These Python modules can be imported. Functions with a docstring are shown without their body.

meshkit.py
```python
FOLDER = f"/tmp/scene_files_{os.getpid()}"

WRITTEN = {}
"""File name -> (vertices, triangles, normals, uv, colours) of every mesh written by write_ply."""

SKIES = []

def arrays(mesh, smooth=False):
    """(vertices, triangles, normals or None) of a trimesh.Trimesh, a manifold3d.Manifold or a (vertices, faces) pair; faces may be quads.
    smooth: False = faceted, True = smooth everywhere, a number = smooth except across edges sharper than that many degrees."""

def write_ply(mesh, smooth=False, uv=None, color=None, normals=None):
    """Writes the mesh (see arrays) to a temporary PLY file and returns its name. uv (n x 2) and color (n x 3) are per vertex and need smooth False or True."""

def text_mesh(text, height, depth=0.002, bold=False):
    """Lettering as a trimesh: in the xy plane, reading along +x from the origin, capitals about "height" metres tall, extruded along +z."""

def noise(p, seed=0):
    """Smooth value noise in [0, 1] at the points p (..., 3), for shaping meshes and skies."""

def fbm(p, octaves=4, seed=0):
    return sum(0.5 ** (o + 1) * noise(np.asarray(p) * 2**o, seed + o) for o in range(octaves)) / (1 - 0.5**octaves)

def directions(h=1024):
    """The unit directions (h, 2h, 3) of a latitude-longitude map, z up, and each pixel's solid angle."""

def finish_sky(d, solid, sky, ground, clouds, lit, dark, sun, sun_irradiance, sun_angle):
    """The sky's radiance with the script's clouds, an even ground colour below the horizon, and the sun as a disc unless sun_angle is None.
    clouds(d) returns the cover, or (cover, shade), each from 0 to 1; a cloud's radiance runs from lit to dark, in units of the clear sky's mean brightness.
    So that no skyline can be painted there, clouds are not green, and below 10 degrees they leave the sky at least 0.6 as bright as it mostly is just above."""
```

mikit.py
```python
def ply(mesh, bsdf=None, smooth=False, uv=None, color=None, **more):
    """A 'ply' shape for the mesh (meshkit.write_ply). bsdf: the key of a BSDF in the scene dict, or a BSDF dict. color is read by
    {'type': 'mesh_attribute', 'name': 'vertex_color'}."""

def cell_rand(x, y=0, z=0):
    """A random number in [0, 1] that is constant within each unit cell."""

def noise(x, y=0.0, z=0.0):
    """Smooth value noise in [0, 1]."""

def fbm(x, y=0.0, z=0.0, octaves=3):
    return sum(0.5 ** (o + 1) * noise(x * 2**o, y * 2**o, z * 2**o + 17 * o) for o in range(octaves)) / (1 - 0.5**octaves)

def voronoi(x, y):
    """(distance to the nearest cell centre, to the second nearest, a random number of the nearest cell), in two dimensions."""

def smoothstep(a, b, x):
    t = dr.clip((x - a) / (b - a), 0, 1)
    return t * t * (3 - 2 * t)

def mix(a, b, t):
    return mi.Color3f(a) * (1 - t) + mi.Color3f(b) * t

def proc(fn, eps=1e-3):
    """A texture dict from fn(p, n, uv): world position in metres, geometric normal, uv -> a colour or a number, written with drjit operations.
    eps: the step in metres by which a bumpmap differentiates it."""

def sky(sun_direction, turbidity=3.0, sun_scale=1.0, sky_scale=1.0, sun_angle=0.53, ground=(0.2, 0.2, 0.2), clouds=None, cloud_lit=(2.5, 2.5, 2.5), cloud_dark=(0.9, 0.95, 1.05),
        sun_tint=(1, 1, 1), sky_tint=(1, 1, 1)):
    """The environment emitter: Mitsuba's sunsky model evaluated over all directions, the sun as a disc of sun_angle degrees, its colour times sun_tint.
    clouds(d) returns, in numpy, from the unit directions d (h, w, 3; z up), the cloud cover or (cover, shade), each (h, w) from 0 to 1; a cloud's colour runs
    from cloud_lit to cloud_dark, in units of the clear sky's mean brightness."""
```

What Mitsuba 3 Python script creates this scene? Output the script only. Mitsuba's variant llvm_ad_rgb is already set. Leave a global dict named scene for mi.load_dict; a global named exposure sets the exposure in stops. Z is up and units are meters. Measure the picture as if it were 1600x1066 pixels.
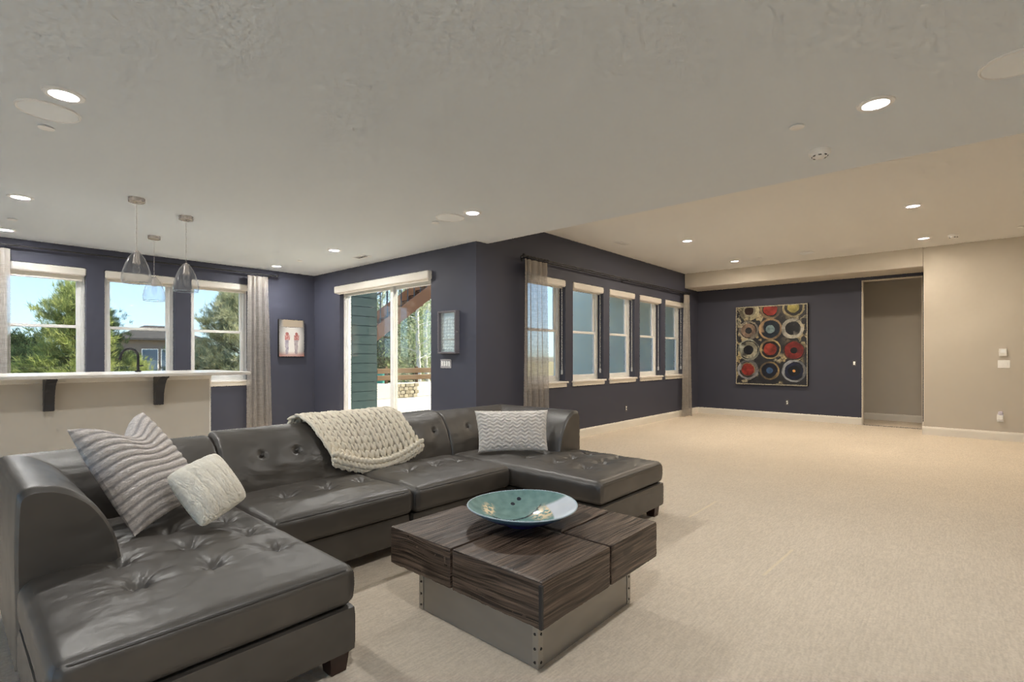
import math, random
import numpy as np, trimesh
import mitsuba as mi, drjit as dr
import mikit, meshkit
from mikit import proc, noise, fbm, voronoi, cell_rand, smoothstep, mix
from shapely.geometry import Polygon, Point, box as sbox
import manifold3d as m3

T = mi.ScalarTransform4f
rng = np.random.default_rng(7)
scene, labels = {}, {}

# ------------------------------------------------------------------ camera, sky, exposure
F_PX, HORIZON, EYE = 794.0, 558.0, 1.267
YAW = math.atan2(705, F_PX)
scene['camera'] = {
    'type': 'perspective', 'fov': math.degrees(2 * math.atan(800 / F_PX)), 'fov_axis': 'x', 'near_clip': 0.05, 'far_clip': 2000.0,
    'principal_point_offset_x': 0.0, 'principal_point_offset_y': (533.0 - HORIZON) / 1066.0,
    'to_world': T().look_at(origin=[0, 0, EYE], target=[math.cos(YAW), math.sin(YAW), EYE], up=[0, 0, 1])}
exposure = 0.22
SKY, SUN = 7.2, 6.0
scene['sky'] = mikit.sky([0.52, -0.32, 0.79], turbidity=2.6, sky_scale=SKY, sun_scale=SUN, ground=(0.22, 0.21, 0.18), sky_tint=(1.0, 0.97, 0.95))
LAMP_LOW, LAMP_HIGH = (585.0, 572.0, 548.0), (730.0, 630.0, 500.0)          # radiance of the downlight lenses: near circuit, far circuit

# ------------------------------------------------------------------ room measures
ZL, ZH = 2.70, 3.06                   # lower and upper ceiling
YG = 4.50                             # garden wall (five windows)
XD = 4.40                             # door wall
YB = 8.58                             # wall behind the bar
XE, XA = 10.68, 11.42                 # beige end wall, dark art wall
XW, YR = -3.0, -4.2                   # walls behind the camera
XS = 4.60                             # edge of the lower ceiling


# ------------------------------------------------------------------ helpers
def key_for(k):
    if k not in used:
        used.add(k)
        return k
    i = 1
    while f'{k}_{i:03d}' in used:
        i += 1
    used.add(f'{k}_{i:03d}')
    return f'{k}_{i:03d}'


used = set()


def thing(name, label=None, category=None, group=None, kind=None):
    k = key_for(name)
    d = {}
    if label: d['label'] = label
    if category: d['category'] = category
    if group: d['group'] = group
    if kind: d['kind'] = kind
    labels[k] = d
    return k


def part(parent, name, mesh, mat, smooth=False, label=None, kind=None, uv=None, **kw):
    k = key_for(f'{parent}__{name}')
    scene[k] = mikit.ply(mesh, mat, smooth=smooth, uv=uv, **kw)
    if label or kind:
        labels[k] = {a: b for a, b in (('label', label), ('kind', kind)) if b}
    return k


def single(name, mesh, mat, label=None, category=None, group=None, kind=None, smooth=False, uv=None, **kw):
    k = thing(name, label, category, group, kind)
    scene[k] = mikit.ply(mesh, mat, smooth=smooth, uv=uv, **kw)
    return k


def struct(name, mesh, mat, label=None, smooth=False):
    return single(name, mesh, mat, label=label, kind='structure', smooth=smooth)


def bx(x0, x1, y0, y1, z0, z1, b=0.0):
    x0, x1 = min(x0, x1), max(x0, x1)
    y0, y1 = min(y0, y1), max(y0, y1)
    z0, z1 = min(z0, z1), max(z0, z1)
    if b <= 0:
        m = trimesh.creation.box([x1 - x0, y1 - y0, z1 - z0])
        m.apply_translation([(x0 + x1) / 2, (y0 + y1) / 2, (z0 + z1) / 2])
        return m
    h = np.array([x1 - x0, y1 - y0, z1 - z0]) / 2
    b = min(b, h.min() * 0.95)
    pts = []
    for s in np.ndindex(2, 2, 2):
        s = np.array(s) * 2 - 1
        for k in range(3):
            q = h - b
            q = q.copy(); q[k] = h[k]
            pts.append(s * q)
    m = trimesh.convex.convex_hull(np.array(pts))
    m.apply_translation([(x0 + x1) / 2, (y0 + y1) / 2, (z0 + z1) / 2])
    return m


def cat(*ms):
    out = []
    for m in ms:
        out += list(m) if isinstance(m, (list, tuple)) else [m]
    return trimesh.util.concatenate(out)


def grid(P, wrap_u=False, flip=False):
    P = np.asarray(P, float)
    nu, nv = P.shape[:2]
    i, j = np.meshgrid(np.arange(nu if wrap_u else nu - 1), np.arange(nv - 1), indexing='ij')
    a = i * nv + j; b = ((i + 1) % nu) * nv + j
    q = np.stack([a, b, b + 1, a + 1], -1).reshape(-1, 4)
    if flip: q = q[:, ::-1]
    f = np.vstack([q[:, [0, 1, 2]], q[:, [0, 2, 3]]])
    return trimesh.Trimesh(P.reshape(-1, 3), f, process=False)


def tube(pts, r, sides=8, caps=True):
    p = np.asarray(pts, float)
    r = np.broadcast_to(np.asarray(r, float), (len(p),))
    t = np.gradient(p, axis=0)
    t /= np.linalg.norm(t, axis=1, keepdims=True) + 1e-12
    a = np.cross(t[0], [0, 0, 1.0] if abs(t[0, 2]) < 0.9 else [1.0, 0, 0]); a /= np.linalg.norm(a)
    ring = []
    ang = np.arange(sides) * 2 * np.pi / sides
    for k in range(len(p)):
        a = a - t[k] * (a @ t[k]); a /= np.linalg.norm(a) + 1e-12
        b = np.cross(t[k], a)
        ring.append(p[k] + r[k] * (np.cos(ang)[:, None] * a + np.sin(ang)[:, None] * b))
    P = np.array(ring)                      # (n, sides, 3)
    m = grid(np.transpose(P, (1, 0, 2)), wrap_u=True)
    if caps:
        v = np.vstack([m.vertices, p[:1], p[-1:]])
        n = len(p); f = [m.faces]
        for s in range(sides):
            s2 = (s + 1) % sides
            f.append([[s2 * n, s * n, sides * n], [s * n + n - 1, s2 * n + n - 1, sides * n + 1]])
        m = trimesh.Trimesh(v, np.vstack(f), process=False)
    return m


def lathe(profile, sides=40, centre=(0, 0, 0)):
    """profile: (r, z) from the bottom axis up the outside and back to the axis (or open)."""
    p = np.asarray(profile, float)
    ang = np.arange(sides) * 2 * np.pi / sides
    P = np.stack([np.cos(ang)[:, None] * p[None, :, 0], np.sin(ang)[:, None] * p[None, :, 0], np.broadcast_to(p[None, :, 1], (sides, len(p)))], -1)
    return grid(P + np.array(centre), wrap_u=True)


def extrude(poly, z0, z1):
    m = trimesh.creation.extrude_polygon(poly, z1 - z0, engine='earcut')
    m.apply_translation([0, 0, z0])
    return m


def plane_prism(poly, axis, a0, a1):
    """poly drawn in (horizontal, z); extruded along axis 'x' (poly = (y, z)) or 'y' (poly = (x, z))."""
    m = trimesh.creation.extrude_polygon(poly, a1 - a0, engine='earcut')
    v = m.vertices.copy()
    if axis == 'x':
        m.vertices = np.stack([v[:, 2] + a0, v[:, 0], v[:, 1]], 1)
    else:
        m.vertices = np.stack([v[:, 0], v[:, 2] + a0, v[:, 1]], 1)
    m.fix_normals()
    return m


def disc(c, r, n=32, down=True):
    ang = np.arange(n) * 2 * np.pi / n
    v = np.vstack([np.stack([np.cos(ang) * r, np.sin(ang) * r, ang * 0], 1), [[0, 0, 0]]]) + np.array(c)
    i = np.arange(n)
    f = np.stack([(i + 1) % n, i, i * 0 + n], 1) if down else np.stack([i, (i + 1) % n, i * 0 + n], 1)
    return trimesh.Trimesh(v, f, process=False)


# ------------------------------------------------------------------ materials
def rgb(*c): return {'type': 'rgb', 'value': list(c)}


def plastic(c, rough=0.5, spec=0.5, **kw):
    return {'type': 'twosided', 'bsdf': {'type': 'principled', 'base_color': rgb(*c) if isinstance(c, tuple) else c, 'roughness': rough, 'specular': spec, **kw}}


def bump(b, fn, scale, eps=1e-3):
    inner = b['bsdf'] if b['type'] == 'twosided' else b
    return {'type': 'twosided', 'bsdf': {'type': 'bumpmap', 'arbitrary': proc(fn, eps), 'scale': scale, 'bsdf': inner}}


def diffuse(c): return {'type': 'twosided', 'bsdf': {'type': 'diffuse', 'reflectance': rgb(*c) if isinstance(c, tuple) else c}}


M = scene   # bsdfs are scene entries


def orange_peel(p, n, uv):
    return smoothstep(0.25, 0.8, fbm(p.x * 48, p.y * 48, p.z * 48, octaves=2)) * 0.012


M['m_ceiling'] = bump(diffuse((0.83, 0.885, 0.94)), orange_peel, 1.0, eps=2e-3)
M['m_ceiling_lit'] = bump(diffuse((0.95, 0.95, 0.93)), orange_peel, 1.0, eps=2e-3)  # lighter, warmer copy: the far room's stronger light painted into the upper ceiling


def wall_tex(p, n, uv):
    return fbm(p.x * 90, p.y * 90, p.z * 90, octaves=2) * 0.0025


M['m_slate'] = bump(plastic((0.058, 0.062, 0.089), 0.55, 0.35), wall_tex, 1.0, eps=2e-3)
M['m_beige'] = bump(plastic((0.56, 0.515, 0.45), 0.65, 0.3), wall_tex, 1.0, eps=2e-3)


def carpet_col(p, n, uv):
    t = fbm(p.x * 130, p.y * 130, 0.0, octaves=2)
    big = fbm(p.x * 1.1, p.y * 1.1, 3.0, octaves=3)
    row = noise(p.x * 25, p.y * 160, 5.0)
    a = mix((0.50, 0.43, 0.345), (0.69, 0.605, 0.50), dr.clip(0.55 * t + 0.45 * row, 0, 1))
    seam = dr.maximum(smoothstep(0.012, 0.004, dr.abs(p.y - 0.86 + 0.05 * (p.x - 3.3))) * smoothstep(3.15, 3.2, p.x) * smoothstep(3.75, 3.7, p.x),
                      smoothstep(0.012, 0.004, dr.abs(p.y - 1.62)) * smoothstep(3.9, 3.95, p.x) * smoothstep(4.55, 4.5, p.x))
    return mix(a * (0.93 + 0.14 * big), (0.72, 0.62, 0.46), seam * 0.6)


def carpet_bump(p, n, uv):
    return (0.6 * noise(p.x * 90, p.y * 140, 0.0) + 0.4 * noise(p.x * 230, p.y * 230, 4.0)) * 0.006


M['m_carpet'] = bump(plastic(proc(carpet_col), 0.95, 0.05, sheen=0.25), carpet_bump, 1.0, eps=2e-3)
M['m_trim'] = plastic((0.80, 0.76, 0.69), 0.4, 0.5)
M['m_white'] = plastic((0.90, 0.90, 0.89), 0.4, 0.5)
M['m_white_matte'] = plastic((0.78, 0.78, 0.76), 0.7, 0.3)
M['m_shade_fabric'] = plastic((0.72, 0.68, 0.60), 0.8, 0.2)
M['m_vinyl'] = plastic((0.85, 0.85, 0.83), 0.35, 0.5)
M['m_glass'] = {'type': 'thindielectric', 'int_ior': 1.5, 'specular_transmittance': rgb(0.86, 0.94, 0.92)}
M['m_clear'] = {'type': 'thindielectric', 'int_ior': 1.45, 'specular_transmittance': rgb(0.96, 0.97, 0.98), 'specular_reflectance': rgb(1, 1, 1)}
M['m_black'] = plastic((0.02, 0.02, 0.022), 0.4, 0.5)
M['m_black_gloss'] = plastic((0.012, 0.012, 0.014), 0.18, 0.6)
M['m_nickel'] = {'type': 'twosided', 'bsdf': {'type': 'roughconductor', 'material': 'none', 'specular_reflectance': rgb(0.55, 0.50, 0.47), 'alpha': 0.25}}
M['m_lens'] = diffuse((0.8, 0.8, 0.8))
M['m_grille'] = plastic((0.86, 0.90, 0.93), 0.7, 0.3)


def leather_col(p, n, uv):
    g = fbm(p.x * 6, p.y * 6, p.z * 6, octaves=3)
    return mix((0.026, 0.0222, 0.0185), (0.047, 0.040, 0.033), g)


def leather_bump(p, n, uv):
    w = fbm(p.x * 9 + 3 * noise(p.x * 3, p.y * 3, p.z * 3), p.y * 22, p.z * 14, octaves=3)
    return w * 0.007 + fbm(p.x * 260, p.y * 260, p.z * 260, octaves=2) * 0.0004


M['m_leather'] = bump({'type': 'principled', 'base_color': proc(leather_col), 'roughness': 0.45, 'specular': 1.0, 'sheen': 0.25, 'clearcoat': 0.5, 'clearcoat_gloss': 0.7}, leather_bump, 1.0, eps=2e-3)
M['m_leather_plain'] = plastic((0.035, 0.033, 0.031), 0.42, 0.5)
M['m_dark_wood'] = plastic((0.030, 0.012, 0.008), 0.3, 0.5)


def wood_col(p, n, uv):
    side = dr.abs(n.x) > 0.6
    u = dr.select(side, p.y, p.x)
    v = dr.select(side, p.z, p.y + 1.3 * p.z)
    blk = cell_rand(dr.floor((p.x - 2.0) * 2.0 + 10), dr.floor((p.y - 1.69) * 2.0 + 10), 3)
    wob = 0.03 * noise(u * 5, v * 8, blk * 9)
    g = fbm(u * 4.5, (v + wob) * 120, blk * 20, octaves=4)
    fine = noise(u * 9, (v + wob) * 260, 2.0)
    c = mix((0.020, 0.012, 0.008), (0.165, 0.115, 0.085), smoothstep(0.22, 0.85, g))
    c = c * (0.55 + 0.65 * fine)
    knot = smoothstep(0.72, 0.85, noise(u * 7, v * 14, 8.0 + blk * 5))
    return mix(c, (0.016, 0.009, 0.006), knot * 0.7)


def wood_bump(p, n, uv):
    side = dr.abs(n.x) > 0.6
    u = dr.select(side, p.y, p.x)
    v = dr.select(side, p.z, p.y + 1.3 * p.z)
    return fbm(u * 4, (v + 0.03 * noise(u * 5, v * 8, 1.0)) * 80, 2.0, octaves=3) * 0.005


M['m_beam'] = bump({'type': 'principled', 'base_color': proc(wood_col), 'roughness': 0.42, 'specular': 0.45}, wood_bump, 1.0, eps=1.5e-3)


def steel_col(p, n, uv):
    g = fbm(p.x * 3, p.y * 3, p.z * 9, octaves=4)
    return mix((0.30, 0.285, 0.26), (0.42, 0.395, 0.355), g)


M['m_steel'] = plastic(proc(steel_col), 0.45, 0.5, metallic=0.55)
M['m_steel_edge'] = plastic((0.42, 0.40, 0.36), 0.4, 0.5, metallic=0.6)
M['m_rivet'] = plastic((0.06, 0.055, 0.05), 0.4, 0.5, metallic=0.6)

# ------------------------------------------------------------------ structure: floor, ceilings, walls
Lshape = Polygon([(XW, YR), (13.2, YR), (13.2, YG + 0.05), (XD + 0.05, YG + 0.05), (XD + 0.05, YB + 0.05), (XW, YB + 0.05)])
struct('floor', extrude(Lshape, -0.20, 0.0), 'm_carpet', 'beige loop pile carpet covering the whole room')
lowc = Polygon([(XW, YR), (XS, YR), (XS, YG), (XD + 0.15, YG), (XD + 0.15, YB + 0.15), (XW, YB + 0.15)])
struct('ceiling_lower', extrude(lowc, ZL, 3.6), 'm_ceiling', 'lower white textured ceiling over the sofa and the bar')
struct('ceiling_upper', bx(XS, 13.2, YR, YG + 0.15, ZH, 3.6), 'm_ceiling_lit', 'higher white ceiling over the far half of the room')

WG = [5.395 + 1.085 * k for k in range(5)]; WGW = 0.89
ZS, ZT = 0.90, 2.43
poly = sbox(XD + 0.2, -0.2, 13.2, 3.3)
for x in WG: poly = poly.difference(sbox(x, ZS - 0.03, x + WGW, ZT))
struct('wall_garden', plane_prism(poly, 'y', YG, YG + 0.22), 'm_slate', 'dark slate painted wall with five windows')
DY0, DY1, DZ = 5.37, 7.72, 2.40
poly = sbox(YG, -0.2, YB + 0.22, 3.3).difference(sbox(DY0, -0.02, DY1, DZ))
struct('wall_door', plane_prism(poly, 'x', XD, XD + 0.2), 'm_slate', 'slate blue wall with the sliding door')
WB = [0.46, 1.463, 2.48]; WBW = 0.815
poly = sbox(XW - 0.2, -0.2, XD, 3.3)
for x in WB: poly = poly.difference(sbox(x, ZS - 0.03, x + WBW, ZT))
struct('wall_bar', plane_prism(poly, 'y', YB, YB + 0.22), 'm_slate', 'slate blue wall with three windows behind the bar')
OY0, OY1, OZ = 0.53, 1.415, 2.69
poly = sbox(0.485, -0.2, YG, 3.1).difference(sbox(OY0, 0, OY1, OZ))
struct('wall_art', plane_prism(poly, 'x', XA, XA + 0.12), 'm_slate', 'dark accent wall carrying the circle painting')
struct('wall_end', bx(XE, XA + 0.12, YR, 0.485, -0.2, 3.1), 'm_beige', 'beige end wall right of the doorway')
struct('wall_soffit', bx(XE, XA, 0.485, YG, 2.75, 3.1, 0.012), 'm_beige', 'beige dropped soffit above the dark alcove')
struct('wall_hall', bx(12.55, 12.7, -1.6, YG, -0.2, 3.1), 'm_beige', 'beige hallway wall seen through the doorway')
struct('wall_hall_end', cat(bx(XA + 0.12, 12.55, -1.7, -1.5, -0.2, 3.1), bx(XA + 0.12, 12.55, 3.4, 3.6, -0.2, 3.1)), 'm_beige')
struct('wall_rear', bx(XW - 0.2, 13.2, YR - 0.2, YR, -0.2, 3.6), 'm_beige')
poly = sbox(YR, -0.2, YB + 0.2, 3.6)
LW = [(-3.9, -1.0), (-0.6, 2.3), (2.7, 5.6)]
for a, b in LW: poly = poly.difference(sbox(a, 0.05, b, 2.40))
struct('wall_left', plane_prism(poly, 'x', XW - 0.2, XW), 'm_beige', 'unseen beige wall with large fixed windows added for daylight')
# lining of the doorway
struct('trim_1', cat(bx(XA - 0.004, XA + 0.13, OY1 - 0.018, OY1 + 0.003, 0, OZ), bx(XA - 0.004, XA + 0.13, OY0 - 0.003, OY0 + 0.012, 0, OZ),
                     bx(XA - 0.004, XA + 0.13, OY0, OY1, OZ - 0.015, OZ + 0.003)), 'm_beige', 'pale lining around the hallway doorway')


def base_prof(axis, a0, a1, at, sgn):
    p = [(0, 0), (0.016, 0), (0.016, 0.105), (0.010, 0.122), (0.010, 0.128), (0.004, 0.135), (0, 0.135)]
    poly = Polygon([(at + sgn * q, z) for q, z in p])
    if axis == 'x': return plane_prism(poly, 'x', a0, a1)
    return plane_prism(poly, 'y', a0, a1)


struct('baseboard_garden', base_prof('x', XD, XA, YG, -1), 'm_trim', 'white baseboard under the five windows')
struct('baseboard_art', base_prof('y', OY1, YG, XA, -1), 'm_trim', 'white baseboard along the dark art wall')
struct('baseboard_end', base_prof('y', YR, 0.485 + 0.016, XE, -1), 'm_trim', 'white baseboard along the beige end wall')
struct('baseboard_corner', base_prof('y', 0.485, OY0, XA, -1), 'm_trim', 'short piece of white baseboard right of the doorway')
struct('baseboard_hall', base_prof('y', -1.5, 3.4, 12.55, -1), 'm_trim', 'white baseboard of the hallway')
struct('baseboard_bar', base_prof('x', XW, XD, YB, -1), 'm_trim', 'white baseboard under the windows behind the bar')
struct('baseboard_door', cat(base_prof('y', YG - 0.016, DY0, XD, -1), base_prof('y', DY1, YB, XD, -1)), 'm_trim', 'white baseboard beside the sliding door')


# ------------------------------------------------------------------ windows (double hung, in the wall's depth)
def window(n, x0, x1, yw, label):
    w = thing(f'window_{n}', label, None, None, 'structure')
    z0, z1 = ZS, ZT
    ya, yb = yw + 0.11, yw + 0.19
    fr = 0.045
    part(w, 'frame', cat(bx(x0, x0 + fr, ya, yb, z0, z1), bx(x1 - fr, x1, ya, yb, z0, z1), bx(x0 + fr, x1 - fr, ya, yb, z1 - fr, z1), bx(x0 + fr, x1 - fr, ya, yb, z0, z0 + fr)), 'm_vinyl')
    zm = 1.665
    s = 0.04
    for nm, a, b, yy in (('upper_sash', zm - 0.02, z1 - fr, yb - 0.035), ('lower_sash', z0 + fr, zm + 0.02, ya + 0.01)):
        k = part(w, nm, cat(bx(x0 + fr, x0 + fr + s, yy, yy + 0.03, a, b, 0.004), bx(x1 - fr - s, x1 - fr, yy, yy + 0.03, a, b, 0.004),
                            bx(x0 + fr + s, x1 - fr - s, yy, yy + 0.03, b - s, b, 0.004), bx(x0 + fr + s, x1 - fr - s, yy, yy + 0.03, a, a + s, 0.004)), 'm_vinyl')
        g = grid(np.array([[[x0 + fr + s, yy + 0.015, a + s], [x0 + fr + s, yy + 0.015, b - s]], [[x1 - fr - s, yy + 0.015, a + s], [x1 - fr - s, yy + 0.015, b - s]]]))
        part(k, 'pane', g, 'm_glass')
    part(w, 'stool', cat(bx(x0 - 0.035, x1 + 0.035, yw - 0.045, yw, z0 - 0.028, z0, 0.006), bx(x0, x1, yw - 0.001, ya, z0 - 0.028, z0)), 'm_trim')
    part(w, 'apron', bx(x0 - 0.015, x1 + 0.015, yw - 0.02, yw, z0 - 0.085, z0 - 0.028, 0.004), 'm_trim')
    return w


def roller_blind(x0, x1, yw, label, drop, chain=True, grp=None):
    t = thing('roller_blind', label, 'window blind', grp)
    part(t, 'cassette', bx(x0 + 0.004, x1 - 0.004, yw - 0.015, yw + 0.085, ZT - 0.105, ZT - 0.004, 0.012), 'm_trim')
    part(t, 'fabric', bx(x0 + 0.03, x1 - 0.03, yw + 0.060, yw + 0.063, ZT - 0.105 - drop, ZT - 0.09), 'm_shade_fabric')
    part(t, 'hem_bar', bx(x0 + 0.03, x1 - 0.03, yw + 0.052, yw + 0.070, ZT - 0.125 - drop, ZT - 0.105 - drop, 0.006), 'm_trim')
    if chain:
        xx = x1 - 0.022
        part(t, 'chain', tube([(xx, yw + 0.05, ZT - 0.1), (xx, yw + 0.05, 1.06)], 0.005, 6), 'm_white_matte', smooth=True)
        part(t, 'tensioner', bx(x1 - 0.028, x1 - 0.002, yw + 0.038, yw + 0.07, 1.0, 1.075, 0.008), 'm_clear_plastic')
    return t


M['m_clear_plastic'] = plastic((0.55, 0.57, 0.60), 0.3, 0.5)
ORD = ['nearest the sofa', 'second from the sofa', 'in the middle of the row of five', 'second from the painting', 'nearest the painting']
for k, x in enumerate(WG):
    window(k + 1, x, x + WGW, YG, f'white double hung window in the dark wall, {ORD[k]}')
    roller_blind(x, x + WGW, YG, f'rolled up cream roller blind over the window {ORD[k]}', 0.0, True)
ORDB = ['left window behind the bar', 'middle window behind the bar', 'right window behind the bar']
for k, x in enumerate(WB):
    window(k + 6, x, x + WBW, YB, f'white double hung {ORDB[k]}')
    roller_blind(x, x + WBW, YB, f'white roller blind raised at the top of the {ORDB[k]}', (0.05, 0.02, 0.02)[k], True)

for k, (a, b) in enumerate(LW):  # windows added out of view to let daylight reach the ceiling
    w = thing(f'window_{9 + k}', 'tall fixed window added to the unseen left wall for daylight on the ceiling', None, None, 'structure')
    part(w, 'frame', cat(bx(XW - 0.15, XW - 0.05, a, a + 0.06, 0.05, 2.40), bx(XW - 0.15, XW - 0.05, b - 0.06, b, 0.05, 2.40), bx(XW - 0.15, XW - 0.05, (a + b) / 2 - 0.04, (a + b) / 2 + 0.04, 0.11, 2.34),
                         bx(XW - 0.15, XW - 0.05, a + 0.06, b - 0.06, 2.34, 2.40), bx(XW - 0.15, XW - 0.05, a + 0.06, b - 0.06, 0.05, 0.11)), 'm_vinyl')
    for c, e in ((a + 0.06, (a + b) / 2 - 0.04), ((a + b) / 2 + 0.04, b - 0.06)):
        part(w, 'pane', grid(np.array([[[XW - 0.1, c, 0.11], [XW - 0.1, c, 2.34]], [[XW - 0.1, e, 0.11], [XW - 0.1, e, 2.34]]])), 'm_glass')
# ------------------------------------------------------------------ sliding door
d = thing('door_1', 'white framed sliding glass door to the patio', None, None, 'structure')
x0, x1 = XD + 0.07, XD + 0.18
part(d, 'frame', cat(bx(x0, x1, DY0, DY0 + 0.045, 0, DZ), bx(x0, x1, DY1 - 0.045, DY1, 0, DZ), bx(x0, x1, DY0 + 0.045, DY1 - 0.045, DZ - 0.045, DZ), bx(x0, x1, DY0, DY1, -0.02, 0.04)), 'm_vinyl')
ym = (DY0 + DY1) / 2 - 0.16


def door_leaf(y0, y1, xx, name):
    s = 0.075
    k = part(d, name, cat(bx(xx, xx + 0.04, y0, y0 + s, 0.04, DZ - 0.045, 0.004), bx(xx, xx + 0.04, y1 - s, y1, 0.04, DZ - 0.045, 0.004),
                          bx(xx, xx + 0.04, y0 + s, y1 - s, 0.04, 0.15, 0.004), bx(xx, xx + 0.04, y0 + s, y1 - s, DZ - 0.125, DZ - 0.045, 0.004)), 'm_vinyl')
    part(k, 'pane', grid(np.array([[[xx + 0.02, y0 + s, 0.15], [xx + 0.02, y0 + s, DZ - 0.125]], [[xx + 0.02, y1 - s, 0.15], [xx + 0.02, y1 - s, DZ - 0.125]]])), 'm_glass')
    return k


door_leaf(ym - 0.04, DY1 - 0.045, x0 + 0.012, 'sliding_panel')
door_leaf(DY0 + 0.045, ym + 0.04, x0 + 0.06, 'fixed_panel')
t = thing('door_blind_valance', 'long cream blind valance above the sliding glass door', 'window blind')
part(t, 'cassette', bx(XD - 0.075, XD, DY0 - 0.03, DY1 + 0.06, 2.315, 2.43, 0.012), 'm_trim')
part(t, 'hem_bar', bx(XD - 0.045, XD - 0.02, DY0, DY1, 2.295, 2.316, 0.006), 'm_trim')


# ------------------------------------------------------------------ ceiling fixtures
def downlight(x, y, z, label):
    t = thing('downlight', label, 'ceiling light')
    part(t, 'trim_ring', lathe([(0.062, -0.003), (0.066, -0.009), (0.078, -0.010), (0.090, -0.005), (0.092, 0.0)], 40, (x, y, z)), 'm_white', smooth=40)
    part(t, 'lens', lathe([(0.0005, -0.013), (0.025, -0.0122), (0.045, -0.0095), (0.058, -0.006), (0.063, -0.003)], 36, (x, y, z)), 'm_lens', emitter={'type': 'area', 'radiance': rgb(*(LAMP_LOW if z < 2.9 else LAMP_HIGH))}, label='glowing lens')


DL = [(0.45, 3.67, ZL, 'lit round downlight beside the big ceiling speaker at the upper left'),
      (0.48, 6.31, ZL, 'lit downlight left of the pendant lamps, at the left edge'),
      (0.49, 8.05, ZL, 'lit downlight above the left window behind the bar'),
      (3.51, 3.64, ZL, 'lit downlight beside the ceiling speaker in front of the outer wall corner'),
      (3.51, 6.30, ZL, 'lit downlight in the ceiling left of the sliding door valance'),
      (3.52, 8.08, ZL, 'lit downlight above the two figure picture'),
      (3.51, 0.37, ZL, 'large lit downlight on the lower ceiling at the upper right, near the smoke detector'),
      (7.66, 0.445, ZH, 'lit downlight on the higher ceiling, upper of the two right of the painting'),
      (9.85, 0.445, ZH, 'lit downlight on the higher ceiling beside the far smoke detector'),
      (7.65, 3.18, ZH, 'lit downlight on the higher ceiling in front of the five windows'),
      (9.86, 3.19, ZH, 'lit downlight on the higher ceiling above the soffit by the corner curtain'),
      (0.47, 0.37, ZL, 'lit downlight above the camera, behind the view')]
for a in DL: downlight(*a)


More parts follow.
